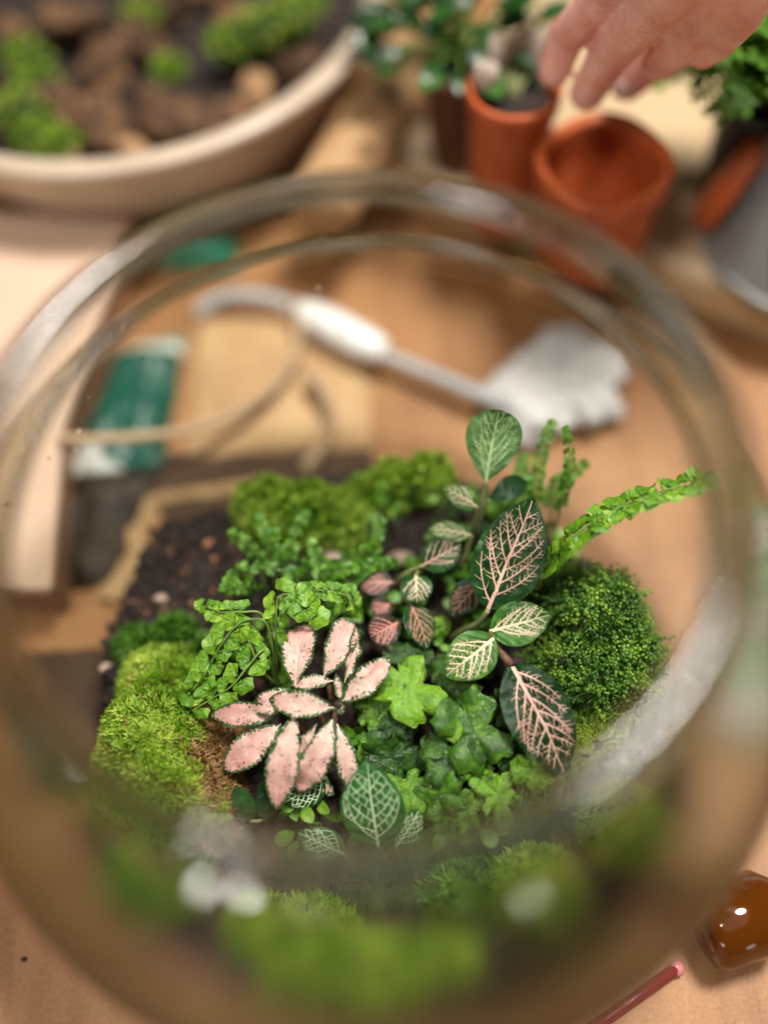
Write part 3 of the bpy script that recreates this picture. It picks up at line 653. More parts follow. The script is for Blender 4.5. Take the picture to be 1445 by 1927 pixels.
# smaller fittonia leaves in the middle and back
nd = PZ(860, 1040, 5.4); fb = empty('small_veined_plant', [nd[0], nd[1], zsoil(nd[0], nd[1])], 'small rounded dark leaves with pink veins behind the pink leaf plant', 'plant')
VS = dict(ns=5, ang=46, mid=.065, sec=.034)
add_leaf(fb, (795, 1064), 5.6, (868, 1024), 5.9, 62, M['leaf_dark'], TOCAM+[0, 0, .3], M['vein_pink'], kind='ovate', vk=VS)
add_leaf(fb, (886, 1008), 5.8, (806, 996), 5.9, 44, M['leaf_mid'], TOCAM+[0, .4, .1], M['vein_cream'], kind='ovate', vk=VS)
add_leaf(fb, (782, 1082), 5.5, (784, 1136), 5.4, 60, M['leaf_dark'], TOCAM+[0, -.3, 0], M['vein_cream'], kind='round', arch=.16, vk=dict(ns=4, ang=44, mid=.08, sec=.045))
add_leaf(fb, (772, 1136), 5.2, (802, 1222), 4.9, 64, M['leaf_dark'], TOCAM+[.5, 0, 0], M['vein_rose'], kind='ovate', vk=VS)
add_leaf(fb, (908, 1092), 5.2, (848, 1160), 4.9, 62, M['leaf_dark'], TOCAM+[-.3, .2, 0], M['vein_rose'], kind='ovate', vk=VS)
stem(fb, [PZ(795, 1064, 5.6), PZ(768, 1076, 5.3), PZ(752, 1088, 4.9), PZ(745, 1100, 3.9)], .06, .08, M['stem_green'])
stem(fb, [PZ(886, 1008, 5.8), PZ(880, 1030, 5.3), PZ(868, 1060, 4.7), PZ(860, 1080, 3.9)], .09, .12, M['stem_green'])
stem(fb, [PZ(782, 1084, 5.5), PZ(790, 1070, 5.2), PZ(800, 1075, 3.9)], .05, .06, M['stem_green'])
stem(fb, [PZ(772, 1138, 5.2), PZ(762, 1128, 4.9), PZ(760, 1120, 3.9)], .05, .06, M['stem_green'])
stem(fb, [PZ(908, 1092, 5.2), PZ(915, 1090, 4.6), PZ(918, 1095, 3.8)], .05, .06, M['stem_brown'])
nd = PZ(712, 1150, 4.6); frd = empty('reddish_veined_plant', [nd[0], nd[1], zsoil(nd[0], nd[1])], 'small brownish red leaves with rose veins just above the pink leaf plant', 'plant')
add_leaf(frd, (738, 1096), 5.0, (676, 1098), 5.0, 50, M['leaf_red'], TOCAM+[0, .3, 0], M['vein_rose'], kind='round', vk=VS)
add_leaf(frd, (748, 1172), 5.0, (696, 1198), 5.0, 62, M['leaf_red'], TOCAM+[-.2, 0, 0], M['vein_rose'], kind='round', arch=.15, vk=dict(ns=5, ang=50, mid=.10, sec=.055))
add_leaf(frd, (735, 1135), 4.9, (700, 1150), 4.8, 42, M['leaf_red'], TOCAM, M['vein_rose'], kind='round', vk=VS)
for a in ((738, 1096), (748, 1172), (735, 1135)): stem(frd, [PZ(*a, 5.0), PZ(a[0]+14, a[1]+4, 4.5), PZ(a[0]+16, a[1]+8, 3.8)], .05, .06, M['stem_brown'], n=8)

# tall leaf at the back
nd = PZ(890, 1010, 4.2); tl = empty('tall_leaf_plant', [nd[0], nd[1], zsoil(nd[0], nd[1])], 'tall upright pale green leaf on a stalk rising at the back of the planting', 'plant')
add_leaf(tl, (914, 905), 7.2, (938, 770), 8.8, 106, M['leaf_back'], TOCAM+[-.1, -.3, 0], M['vein_green'], kind='obov', arch=-.05, fold=.15, vk=dict(ns=6, ang=42, mid=.11, sec=.05))
add_leaf(tl, (898, 955), 6.6, (833, 918), 6.9, 46, M['leaf_mid'], TOCAM+[0, .4, .2], M['vein_cream'], kind='ovate', fold=.2, vk=dict(ns=5, ang=46, mid=.07, sec=.04))
add_leaf(tl, (920, 940), 6.6, (990, 905), 6.4, 46, M['leaf_dark'], TOCAM+[.3, .3, .0], None, kind='lance', arch=.15)
stem(tl, [PZ(914, 905, 7.2), PZ(906, 950, 6.4), PZ(894, 1000, 5.2), PZ(885, 1040, 3.8)], .09, .14, M['stem_green'])
stem(tl, [PZ(898, 955, 6.6), PZ(893, 985, 5.8), PZ(886, 1015, 4.8)], .05, .08, M['stem_green'])
stem(tl, [PZ(920, 940, 6.6), PZ(905, 975, 5.8), PZ(892, 1005, 5.0)], .05, .08, M['stem_green'])

# white veined fittonia, front
nd = PZ(715, 1590, 4.4); fw = empty('white_veined_plant', [nd[0], nd[1], zsoil(nd[0], nd[1])], 'green plant with leaves netted by white veins at the front of the bowl', 'plant')
VN = dict(ns=7, ang=58, mid=.085, sec=.05, spur=False, net=True)
add_leaf(fw, (712, 1590), 5.3, (690, 1430), 7.6, 122, M['leaf_white'], TOCAM+[-.1, -.25, 0], M['vein_white'], kind='ovate', arch=.04, fold=.10, vk=VN)
add_leaf(fw, (744, 1592), 5.0, (788, 1522), 5.7, 58, M['leaf_white'], TOCAM+[.2, 0, 0], M['vein_white'], kind='ovate', vk=dict(VN, ns=6, sec=.045))
add_leaf(fw, (650, 1606), 4.9, (560, 1566), 5.3, 60, M['leaf_white'], TOCAM+[-.1, .3, .2], M['vein_white'], kind='ovate', arch=.12, vk=dict(VN, ns=6, sec=.045))
add_leaf(fw, (612, 1462), 4.6, (532, 1512), 4.4, 66, M['leaf_dark'], TOCAM, M['vein_white'], kind='ovate', vk=dict(VN, ns=6, sec=.045))
for a, z in (((712, 1590), 5.3), ((744, 1592), 5.0), ((650, 1606), 4.9), ((612, 1462), 4.6)): q = PZ(*a, z); stem(fw, [q, q+[.1, -.2, -.5], q+[.15, -.25, zsoil(q[0], q[1])-q[2]-.1]], .06, .08, M['stem_green'], n=8)

# plain dark leaves low on the soil at the front left
nd = PZ(470, 1510, 4.4); dk = empty('dark_leaf_plant', [nd[0], nd[1], zsoil(nd[0], nd[1])], 'low plain dark green leaves between the moss and the pink plant, front left', 'plant')
for b, t, wd in (((470, 1545), (445, 1478), 52), ((495, 1540), (510, 1480), 40), ((520, 1530), (490, 1470), 38)):
    add_leaf(dk, b, 4.2, t, 4.9, wd, M['leaf_dark'], TOCAM+RNG.normal(0, .3, 3), None, kind='ovate')
stem(dk, [PZ(470, 1545, 4.2), PZ(485, 1545, 3.9), PZ(500, 1540, 3.6)], .06, .07, M['stem_green'], n=8)

# ------------------------------------------------------------------ ferns
def fan_mesh(seed, lobes):
    """one lobed leaflet, unit size, base at origin, growing along +Y, facing +Z"""
    r = random.Random(seed); V = [(0, .12, 0)]; F = []; na = 28; rings = (.3, .6, .85, 1.)
    for f in rings:
        for k in range(na):
            q = 2*math.pi*k/na; c_ = -math.cos(q)                      # q = 0 at the base
            pinch = math.exp(-(min(q, 2*math.pi-q)/.75)**2)
            rad = (1+.10*math.cos(q*lobes*2+r.uniform(-.1, .1))*f*(1-pinch)-.45*pinch)*f
            x, y = -math.sin(q)*rad*.62, .52+c_*rad*.5 if f > .31 else .35+c_*rad*.5
            V.append((x, y, .14*f*f*math.cos(q*2+seed)-.22*(x*x)-.10*(y-.3)**2+.03*math.sin(q*5+seed)*f))
    for k in range(na): F.append((0, 1+k, 1+(k+1) % na))
    for i in range(len(rings)-1):
        for k in range(na): a = 1+i*na+k; b_ = 1+i*na+(k+1) % na; F.append((a, a+na, b_+na, b_))
    return np.array(V), [f[::-1] for f in F]
FANS = {}
for mk in ('fern', 'fern_dark'):
    FANS[mk] = [raw('leaflet', *fan_mesh(i+1, lb), M[mk]) for i, lb in enumerate((3, 2.5, 2, 3))]
def frond(root, pts, n, s0, s1, mk='fern', face=None, r=.05, skip=0., spread=68, tip=True):
    """pts: 3D polyline along the stalk; n pairs of leaflets, size s0..s1 (cm)"""
    c = spline(pts, 40); V, F = tube(c, np.linspace(r, r*.45, 40), 6); fo = obj('frond', V, F, M['fern_stem'], root, c[0])
    face = TOCAM if face is None else nrm(face); meshes = FANS[mk]
    for k in range(n):
        u = skip+(1-skip)*(k+.6)/(n+.2); i = min(38, int(u*39)); ax = nrm(c[i+1]-c[i]); sd = nrm(np.cross(face, ax)); nn = np.cross(ax, sd)
        sz = (.92 if mk == 'fern' else .8)*(s0+(s1-s0)*((u-skip)/(1-skip)))
        for sg in (1, -1):
            a = math.radians(spread+random.uniform(-12, 12)); y = nrm(ax*math.cos(a)+sg*sd*math.sin(a)); z = nrm(nn+RNG.normal(0, .22, 3)+.25*y*random.uniform(-1, 1)); x = nrm(np.cross(y, z)); z = np.cross(x, y)
            place('leaflet', random.choice(meshes), frame(c[i]+ax*sg*.03+nn*.02, x, y, z, sz*random.uniform(.88, 1.12)), fo)
    if tip:
        ax = nrm(c[-1]-c[-3]); sd = nrm(np.cross(face, ax)); z = np.cross(ax, sd)*1.; x = np.cross(ax, z); place('leaflet', meshes[0], frame(c[-1], x, ax, z, s1*1.1), fo)
    return fo
def L3(*pts): return [PZ(*p) for p in pts]
nd = PZ(510, 1300, 4.0); fn = empty('fern', [nd[0], nd[1], zsoil(nd[0], nd[1])], 'wet bright green fern with round lobed leaflets, left of the pink leaf plant', 'fern')
frond(fn, L3((520, 1290, 3.9), (505, 1180, 6.2), (470, 1166, 6.6), (440, 1182, 6.6), (409, 1225, 6.3), (388, 1265, 6.0), (362, 1300, 5.6)), 6, .64, .50, face=TOCAM+[0, .1, .2], skip=.42)
frond(fn, L3((520, 1290, 3.9), (500, 1225, 5.6), (470, 1250, 5.9), (437, 1290, 5.8), (404, 1312, 5.5), (360, 1338, 5.0)), 5, .60, .46, face=TOCAM+[0, .1, .1], skip=.30)
frond(fn, L3((525, 1290, 3.9), (500, 1165, 6.0), (450, 1152, 6.3), (415, 1152, 6.3), (385, 1140, 6.2)), 6, .52, .34, face=TOCAM+[0, .4, .2], skip=.4)
frond(fn, L3((524, 1292, 4.0), (521, 1240, 5.0), (519, 1180, 6.2), (522, 1125, 7.2)), 7, .66, .55, face=TOCAM+[-.7, .1, 0], spread=75, tip=False)
frond(fn, L3((522, 1125, 7.2), (540, 1118, 7.4), (562, 1132, 7.2), (585, 1150, 6.9)), 3, .66, .60, face=TOCAM+[0, .2, 0], spread=60)
frond(fn, L3((640, 1190, 3.9), (655, 1130, 5.9), (630, 1115, 6.4), (590, 1110, 6.4), (562, 1112, 6.2)), 7, .38, .30, face=TOCAM+[0, .3, 0], skip=.35)
frond(fn, L3((600, 1190, 3.9), (640, 1120, 5.6), (660, 1125, 5.7), (668, 1150, 5.3)), 5, .40, .30, face=TOCAM, skip=.4)
frond(fn, L3((525, 1290, 3.9), (490, 1260, 5.2), (470, 1210, 5.8), (455, 1195, 5.8)), 5, .52, .40, face=TOCAM, skip=.3)
nd = PZ(560, 1100, 4.0); fs = empty('fern', [nd[0], nd[1], zsoil(nd[0], nd[1])], 'cluster of small darker fern fronds in front of the back left moss mound', 'fern')
for b, m_, t in [((470, 1120), (450, 1075), (428, 1100)), ((500, 1110), (480, 1040), (445, 1010)), ((520, 1105), (508, 1030), (490, 985)), ((545, 1110), (545, 1040), (572, 975)), ((560, 1115), (580, 1060), (610, 1060)), ((590, 1120), (620, 1080), (660, 1070)), ((620, 1120), (665, 1090), (700, 1060)), ((560, 1095), (530, 1060), (520, 1010)), ((600, 1100), (640, 1060), (690, 1035)), ((500, 1120), (470, 1105), (430, 1108)), ((640, 1110), (690, 1070), (730, 1060)), ((660, 1100), (700, 1040), (715, 990)), ((580, 1105), (560, 1080), (470, 1065)), ((650, 1120), (610, 1090), (590, 1030))]:
    frond(fs, L3((*b, 3.9), (*m_, 5.2), (*t, 5.6)), 5, .42, .30, 'fern_dark', face=TOCAM+RNG.normal(0, .25, 3), skip=.2, r=.035)
nd = PZ(1000, 1100, 4.0); fl = empty('fern', [nd[0], nd[1], zsoil(nd[0], nd[1])], 'single long narrow fern frond reaching right towards the glass', 'fern')
frond(fl, L3((960, 1150, 3.9), (1010, 1085, 6.0), (1075, 1012, 7.6), (1140, 968, 8.4), (1220, 932, 9.0), (1312, 906, 9.2)), 20, .66, .62, 'fern', face=nrm(TOCAM+np.array([.1, .9, .1])), skip=.20, spread=58, r=.06)
nd = PZ(1040, 960, 4.0); ft = empty('fern', [nd[0], nd[1], zsoil(nd[0], nd[1])], 'upright green fern fronds at the back right beside the tall leaf', 'fern')
frond(ft, L3((1040, 1010, 3.9), (1058, 940, 6.0), (1072, 880, 7.0), (1066, 815, 7.8)), 10, .46, .26, 'fern_dark', face=TOCAM+[.5, 0, 0], skip=.25)
frond(ft, L3((1030, 1010, 3.9), (1010, 940, 5.4), (1015, 870, 6.4), (1035, 805, 7.2)), 9, .42, .28, 'fern_dark', face=TOCAM+[-.4, 0, 0], skip=.3)
frond(ft, L3((1030, 1010, 3.9), (990, 950, 5.2), (978, 900, 5.8), (985, 868, 6.0)), 7, .44, .30, 'fern_dark', face=TOCAM, skip=.3)
frond(ft, L3((1030, 1010, 3.9), (1040, 950, 5.0), (1050, 910, 5.5), (1090, 880, 5.9)), 7, .46, .32, 'fern_dark', face=TOCAM, skip=.3)
frond(ft, L3((990, 1020, 3.9), (965, 965, 5.0), (960, 930, 5.4), (985, 905, 5.6)), 6, .42, .32, 'fern_dark', face=TOCAM, skip=.3)

# carpet of tiny leaves closing the gaps
nd = P(800, 1150, 4.0); cp = empty('creeping_plant', [nd[0], nd[1], zsoil(nd[0], nd[1])], 'carpet of tiny dark green creeping leaves closing gaps between the larger plants', 'plant')
def tiny_mesh(k):
    lf = Leaf((0, 0, 0), (0, 1, 0), .72, np.array([0, 0, 1.]), ('round', 'ovate', 'obov')[k % 3], arch=.12, fold=.25, seed=k*1.3); V, F, at = lf.mesh(8, 6); return raw('leaf', V, F, M['lobed'] if k % 2 else M['fern_dark'])
TM = [tiny_mesh(k) for k in range(6)]
CZ = [(760, 960, 90, 50, 26), (840, 1075, 80, 60, 34), (940, 1110, 60, 50, 22), (700, 1130, 60, 60, 26), (640, 1150, 50, 30, 14), (770, 1190, 60, 40, 20), (880, 1215, 50, 50, 18), (690, 1395, 40, 60, 16), (980, 1330, 50, 60, 20), (640, 1400, 20, 40, 8), (930, 980, 60, 50, 22), (580, 1530, 60, 40, 16), (1020, 1060, 50, 50, 18), (880, 1560, 80, 30, 16), (470, 1200, 60, 50, 16)]
for (x, y, rx_, ry_, n_) in CZ:
    for _ in range(n_):
        z = random.uniform(.25, 1.1); p = P(x+random.gauss(0, rx_*.55), y+random.gauss(0, ry_*.55), 3.6); p[2] = zsoil(p[0], p[1])+z
        q = random.uniform(0, 6.283); yv = nrm([math.cos(q), math.sin(q), random.uniform(-.2, .5)]); nn = nrm(TOCAM+RNG.normal(0, .45, 3)); xv = nrm(np.cross(yv, nn)); nn = np.cross(xv, yv)
        place('leaf', random.choice(TM), frame(p, xv, yv, nn, random.uniform(.35, .75)), cp)
        if _ % 3 == 0: stem(cp, [p, p+[random.uniform(-.1, .1), random.uniform(-.1, .1), -z*.5], np.array([p[0]+random.uniform(-.2, .2), p[1]+random.uniform(-.2, .2), p[2]-z-.05])], .022, .03, M['stem_green'], n=5)

# ------------------------------------------------------------------ lobed leaves in the centre
def lobed_mesh(seed, lobes=4, notch=.30):
    r = random.Random(seed); V = [(0, 0, 0)]; F = []; na, rings = 60, (.2, .4, .6, .8, .92, 1.)
    for f in rings:
        for k in range(na):
            q = 2*math.pi*k/na; back = math.exp(-((min(q, 2*math.pi-q))/.42)**2)
            lob = abs(math.sin(q*lobes/2))**.42; rad = (1-notch*(1-lob)*(f**1.3)-.35*back*f)*f; rad *= 1+.05*math.sin(q*3+seed)+.045*math.sin(q*13+seed)*f*f
            z = .26*f*f*lob-.10*f-.18*f**5+.06*math.sin(q*5+seed)*f
            V.append((-math.sin(q)*rad, -math.cos(q)*rad, z))
    for k in range(na): F.append((0, 1+k, 1+(k+1) % na))
    for i in range(len(rings)-1):
        for k in range(na): a = 1+i*na+k; b_ = 1+i*na+(k+1) % na; F.append((a, a+na, b_+na, b_))
    return np.array(V), [f[::-1] for f in F]
nd = PZ(830, 1400, 4.2); lb = empty('lobed_leaf_plant', [nd[0], nd[1], zsoil(nd[0], nd[1])], 'low clump of wet green round-lobed leaves in the front centre of the bowl', 'plant')
LK = ((4, .46), (5, .40), (6, .34), (3, .46), (3, .42), (5, .30)); dew = MB(); li = 0
def crumple(V, sd, a=.24):
    out = []
    for v in V:
        r_ = math.hypot(v[0], v[1]); out.append((v[0]*(1+a*fbm(v[0]*1.1+sd, v[1]*1.1, sd, 2))+.10*fbm(v[0]*3+sd, v[1]*3, 4., 2)*r_, v[1]*(1+a*fbm(v[0]*1.1, v[1]*1.1+sd, sd+5, 2))+.10*fbm(v[0]*3, v[1]*3+sd, 8., 2)*r_, v[2]+.42*fbm(v[0]*1.0+sd, v[1]*1.0-sd, 2., 2)*r_+.07*fbm(v[0]*4+sd, v[1]*4, 3., 2)*r_))
    return np.array(out)
def sprinkle(mesh_V, Mx, n, r0, r1):
    for _ in range(n):
        v = mesh_V[random.randrange(len(mesh_V))]*random.uniform(.7, .98); p_ = Mx[:3, :3]@v+Mx[:3, 3]+nrm(Mx[:3, 2])*.02; r_ = random.uniform(r0, r1); dew.add(ICO[1][0]*[r_, r_, r_*.7]+p_, ICO[1][1])
for (x, y, z, sz, mi, n, az) in [
    (765, 1240, 5.0, 84, 2, (0, .1, 0), 40), (772, 1298, 5.5, 122, 0, (-.1, .2, .1), 215), (742, 1368, 5.3, 56, 5, (-.2, 0, 0), 90), (702, 1335, 4.6, 80, 2, (.2, .2, 0), 10),
    (735, 1428, 4.4, 112, 5, (.2, 0, 0), 60), (892, 1378, 5.9, 138, 0, (.1, .1, .1), 205), (836, 1372, 5.3, 70, 4, (-.5, .3, 0), 120),
    (842, 1428, 5.4, 108, 3, (-.1, -.2, .1), 260), (822, 1494, 5.3, 96, 1, (-.4, -.1, 0), 330), (934, 1494, 4.7, 84, 2, (.3, -.2, 0), 20), (1004, 1449, 5.4, 76, 4, (.1, -.2, .1), 180),
    (862, 1300, 4.6, 76, 1, (0, .5, .2), 75), (940, 1330, 4.5, 74, 3, (.6, .3, 0), 300), (985, 1508, 4.6, 46, 4, (.9, 0, 0), 200), (842, 1564, 4.7, 44, 4, (0, -.3, .1), 40),
    (800, 1578, 4.7, 36, 5, (-.2, -.3, 0), 120), (900, 1448, 4.4, 64, 2, (.4, 0, .4), 100), (775, 1352, 4.6, 60, 1, (.4, 0, 0), 240),
    (702, 1290, 4.3, 56, 4, (0, .4, 0), 300), (960, 1420, 4.3, 60, 1, (.5, .1, 0), 220), (880, 1525, 4.3, 70, 5, (0, -.3, 0), 160), (765, 1485, 4.2, 84, 2, (0, 0, .3), 280),
    (835, 1262, 4.3, 56, 2, (0, .4, .1), 130)]:
    p = PZ(x, y, z); nn = nrm(TOCAM+np.array([0, .05, .3])+np.array(n)*1.3+RNG.normal(0, .22, 3)); a = math.radians(az); yv = nrm(RT*math.cos(a)+UP*math.sin(a)); xv = nrm(np.cross(yv, nn)); yv = np.cross(nn, xv)
    s = pxcm(sz*.5, p)*1.16; li += 1; LV, LF = lobed_mesh(li+2, *LK[mi]); LV = crumple(LV, li*1.37); Mx = frame(p, xv, yv, nn, s); lo = place('leaf', raw('leaf', LV, LF, M['lobed']), Mx, lb); sprinkle(LV, Mx, 16, .02, .06)
    g = p-yv*s*.35-nn*.05; gz = zsoil(p[0], p[1]); stem(lb, [g, g-yv*.1+[0, 0, -.35*(g[2]-gz)], np.array([g[0]-yv[0]*.4, g[1]-yv[1]*.4, gz-.05])], .05, .065, M['stem_green'], name='stalk', n=8)
tag(dew.obj('dew_drops', M['drop'], lb), kind='stuff'); dew = MB()
for o in list(sc.objects):
    if o.name.startswith('leaflet') and o.parent.parent is fn:
        Mw = o.parent.parent.matrix_local @ o.parent.matrix_local @ o.matrix_local; Mx = np.array(Mw); Mx[:3, 3] /= U
        vs = np.array([v.co[:] for v in o.data.vertices])/U; sprinkle(vs, Mx, 3, .016, .038)
tag(dew.obj('dew_drops', M['drop'], fn), kind='stuff')

# ================================================================== things behind and around the bowl
def circle_fit(pts):
    A = np.array([[2*p[0], 2*p[1], 1] for p in pts]); b = np.array([p[0]**2+p[1]**2 for p in pts]); s = np.linalg.lstsq(A, b, rcond=None)[0]
    return s[0], s[1], math.sqrt(s[2]+s[0]**2+s[1]**2)
# beige bowl of bark, top left
ZR = 7.0
cx, cy2, cr_ = circle_fit([P(x, y, ZR) for x, y in ((0, 335), (200, 325), (370, 300), (530, 235), (660, 125), (728, 10))])
bb = empty('beige_planter', (cx, cy2, 0), 'wide shallow beige ceramic bowl holding bark chunks and moss, top left', 'planter')
R_ = cr_
V, F = lathe([(.01, .6), (R_*.55, .6), (R_*.62, .2), (R_*.66, .02), (R_*.70, .3), (R_*.86, 3.2), (R_*.965, 6.0), (R_*.985, 6.75)], 96, (cx, cy2, 0)); obj('body', V, F, M['ceramic'], bb)
V, F = lathe([(R_*.985, 6.75), (R_, 6.95), (R_+.02, 7.15), (R_-.25, 7.32), (R_-.75, 7.32), (R_-1.0, 7.15), (R_-1.05, 6.8)], 96, (cx, cy2, 0)); obj('rim', V, F, M['ceramic'], bb)
V, F = lathe([(R_-1.05, 6.8), (R_-1.3, 5.6), (R_-2.6, 2.5), (R_*.5, .9), (.01, .8)], 96, (cx, cy2, 0)); obj('inside', V, F, M['ceramic'], bb)
V = []; F = []
for i in range(19):
    for k in range(64):
        q = 2*math.pi*k/64; r = i/18*(R_-1.62); x, y = cx+r*math.cos(q), cy2+r*math.sin(q); V.append((x, y, 4.7+.5*fbm(x*.4, y*.4, 2.)*(1-(i/18)**4)))
for i in range(18):
    for k in range(64): a = i*64+k; b_ = i*64+(k+1) % 64; F.append((a, b_, b_+64, a+64))
tag(obj('planter_soil', V, F, M['soil']), 'dark soil under the bark in the beige bowl', 'soil', kind='stuff')
BK = [(560, 130, 90, 'bark chunk nearest the right rim of the beige bowl'), (480, 170, 70, 'bark chunk left of the rightmost one in the beige bowl'), (430, 220, 75, 'bark chunk by the front rim of the beige bowl, right of centre'), (330, 245, 110, 'large bark chunk by the front rim of the beige bowl'), (190, 230, 80, 'bark chunk by the front rim of the beige bowl, left of the large one'), (250, 285, 60, 'small bark chunk touching the front rim of the beige bowl'), (200, 120, 95, 'bark chunk in the middle left of the beige bowl'), (110, 200, 80, 'bark chunk beside the left moss in the beige bowl'), (270, 70, 75, 'bark chunk in the middle of the beige bowl'), (140, 40, 90, 'bark chunk at the back left of the beige bowl'), (300, 10, 80, 'bark chunk at the back of the beige bowl'), (450, 40, 90, 'bark chunk under the right moss in the beige bowl'), (30, 60, 80, 'bark chunk at the left edge of the picture in the beige bowl'), (400, -30, 80, 'bark chunk at the top edge of the picture in the beige bowl'), (120, 300, 60, 'bark chunk at the front left rim of the beige bowl'), (530, 20, 70, 'bark chunk beside the right wall of the beige bowl')]
for k, (x, y, s, l_) in enumerate(BK):
    p = P(x, y, 5.7); c = pxcm(s*random.uniform(.45, .8), p); rr = math.hypot(p[0]-cx, p[1]-cy2)
    if rr > R_-1.9-c: f = (R_-1.9-c)/rr; p = np.array([cx+(p[0]-cx)*f, cy2+(p[1]-cy2)*f, p[2]])
    V, F = lump((0, 0, 0), (c*1.15, c*.85, c*.6), .55, 1.1, 3, k*1.7+1); V = rot(V, (0, 0, 0), (random.random()-.5, random.random()-.5, 1), random.uniform(0, 6.28))+p
    tag(obj('bark_chunk', V, F, M['bark']), l_, 'bark', 'bark chunks in the beige bowl')
def far_moss(label, pts):
    root = empty('moss_clump', P(pts[0][0], pts[0][1], 5), label, 'moss'); mb = MB(); mt = MB()
    for (x, y, z, s) in pts:
        p = P(x, y, z); c = pxcm(s*.5, p); V, F = lump(p, (c, c*.8, c*.6), .3, 1.6, 3, x*.1); mb.add(V, F, .4)
        for v in V[::3]: tuft(mt, v, nrm(v-p+[0, 0, .2]), .5, 5, .06, random.random())
    tag(mb.obj('mat', M['mossbase'], root), kind='stuff'); tag(mt.obj('shoots', M['moss'], root), kind='stuff')
far_moss('bright green moss on the left among the bark in the beige bowl', [(50, 110, 6, 70), (70, 160, 6, 80), (40, 210, 6.2, 90), (80, 260, 6, 80), (110, 270, 6.2, 60)])
far_moss('bright green moss on the right among the bark in the beige bowl', [(430, 80, 6.4, 60), (480, 55, 6.6, 80), (540, 30, 6.6, 80), (575, 5, 6.6, 60)])
far_moss('small green moss bit in the middle of the beige bowl', [(265, 30, 6.2, 50), (320, 130, 6, 40)])

# pale wooden board under the pots
A_, B_ = P(640, 268, 3.0), P(1445, 560, 3.0); ux = nrm((B_-A_)*[1, 1, 0]); uy = np.array([-ux[1], ux[0], 0]); A_ = A_+ux*2.0
brd = bmesh.new(); bmesh.ops.create_cube(brd, size=1); Lx, Ly, Lz = 44, 42, 3.0
for v in brd.verts: v.co = Vector((v.co.x*Lx, v.co.y*Ly, v.co.z*Lz))
bmesh.ops.bevel(brd, geom=brd.edges[:], offset=.8, segments=4, profile=.5, affect='EDGES')
V = np.array([v.co[:] for v in brd.verts]); F = [tuple(v.index for v in f.verts) for f in brd.faces]; brd.free()
cB = A_+ux*Lx/2+uy*Ly/2; V = np.array([cB+ux*v[0]+uy*v[1]+[0, 0, v[2]-1.5] for v in V])
o = obj('wooden_board', V, F, M['tray'], smooth=False); tag(o, 'thick pale wooden board with rounded edge under the orange pots', 'board')
ZT = 3.02
# tan tube beside the bowl
a, b_ = P(655, 300, 4.8), P(800, 55, 4.8); d_ = nrm(b_-a); a = a-d_*3; b_ = b_+d_*1.0; b_[2] = a[2] = ZT+1.54
V, F = tube([a, a+(b_-a)*.02, a+(b_-a)*.98, b_], [1.45, 1.52, 1.52, 1.45], 32); tb = obj('cardboard_tube', V, F, M['tube']); tag(tb, 'tan cardboard tube lying between the beige bowl and the pots', 'tube')

def pot(px, py, zr, dpx, h, label, mat=None, sq=None, az=0., tilt=None, name='plant_pot', zb=ZT, wall=.16, taper=.72, soilz=None, rimh=.9):
    c = P(px, py, zr); R = pxcm(dpx*.5, c); root = empty(name, (c[0], c[1], zb), label, 'pot'); z1 = zr-zb; mat = mat or M['terra']
    T = lambda V: rot(np.asarray(V), (c[0], c[1], zb), (0, 0, 1), az) if tilt is None else rot(rot(np.asarray(V), (c[0], c[1], zb), (0, 0, 1), az), (c[0], c[1], zb), *tilt)
    body = [(.01, .05), (R*taper*.93, .05), (R*taper, .25), (R*.93, z1-rimh), (R*.95, z1-rimh+.05)]
    rimp = [(R*.95, z1-rimh+.05), (R*1.0, z1-rimh+.12), (R*1.02, z1-.1), (R*1.0, z1), (R-wall, z1), (R-wall*1.3, z1-.2)]
    ins = [(R-wall*1.3, z1-.2), (R*.92-wall, z1-rimh), (R*taper-wall, .4), (.01, .4)]
    for nm, pr in (('body', body), ('rim', rimp), ('inside', ins)): V, F = lathe(pr, 64, (c[0], c[1], zb), sq); obj(nm, T(V), F, mat, root)
    if soilz:
        V, F = lathe([(R*.86, z1-soilz), (.01, z1-soilz+.3)], 40, (c[0], c[1], zb), sq); obj('potting_soil', T(V), F, M['soil'], root)
    return c, R
pot(1138, 300, 8.4, 240, 6, 'empty orange plastic pot with a thick rim under the hand', sq=2.5, az=.5, taper=.78, rimh=1.1, wall=.30)
cL, RL = pot(968, 160, 9.8, 178, 7, 'tall orange plastic pot holding dry stems, left of the empty one', taper=.86, soilz=1.0)
cD, RD = pot(862, 120, 8.2, 128, 6, 'dark brown pot with a glossy leafy plant, top centre', M['terra_dark'], taper=.8, soilz=.6)
# leafy plant in the dark pot
def bush(name, label, c, n, spread, hgt, lsz, mat, cat='plant', kind='ovate'):
    root = empty(name, c, label, cat)
    for k in range(n):
        q = random.uniform(0, 6.28); r = spread*math.sqrt(random.random()); t = np.array([c[0]+r*math.cos(q), c[1]+r*math.sin(q), c[2]+hgt*(1-.6*(r/spread)**2)*random.uniform(.5, 1.1)])
        ax = nrm(np.array([math.cos(q), math.sin(q), random.uniform(-.3, .6)])); L = lsz*random.uniform(.75, 1.25)
        lf = Leaf(t-ax*L*.5, t+ax*L*.5, L*random.uniform(.5, .65), nrm(up+RNG.normal(0, .3, 3)), kind, arch=.12, fold=.15, seed=k); V, F, at = lf.mesh(10, 6); obj('leaf', V, F, mat, root, t)
        if k % 2 == 0: stem(root, [t-ax*L*.5, (t+np.array(c))/2+[0, 0, .4], np.array(c)+[0, 0, -.1]], .06, .09, M['fern_stem'], n=8)
    return root
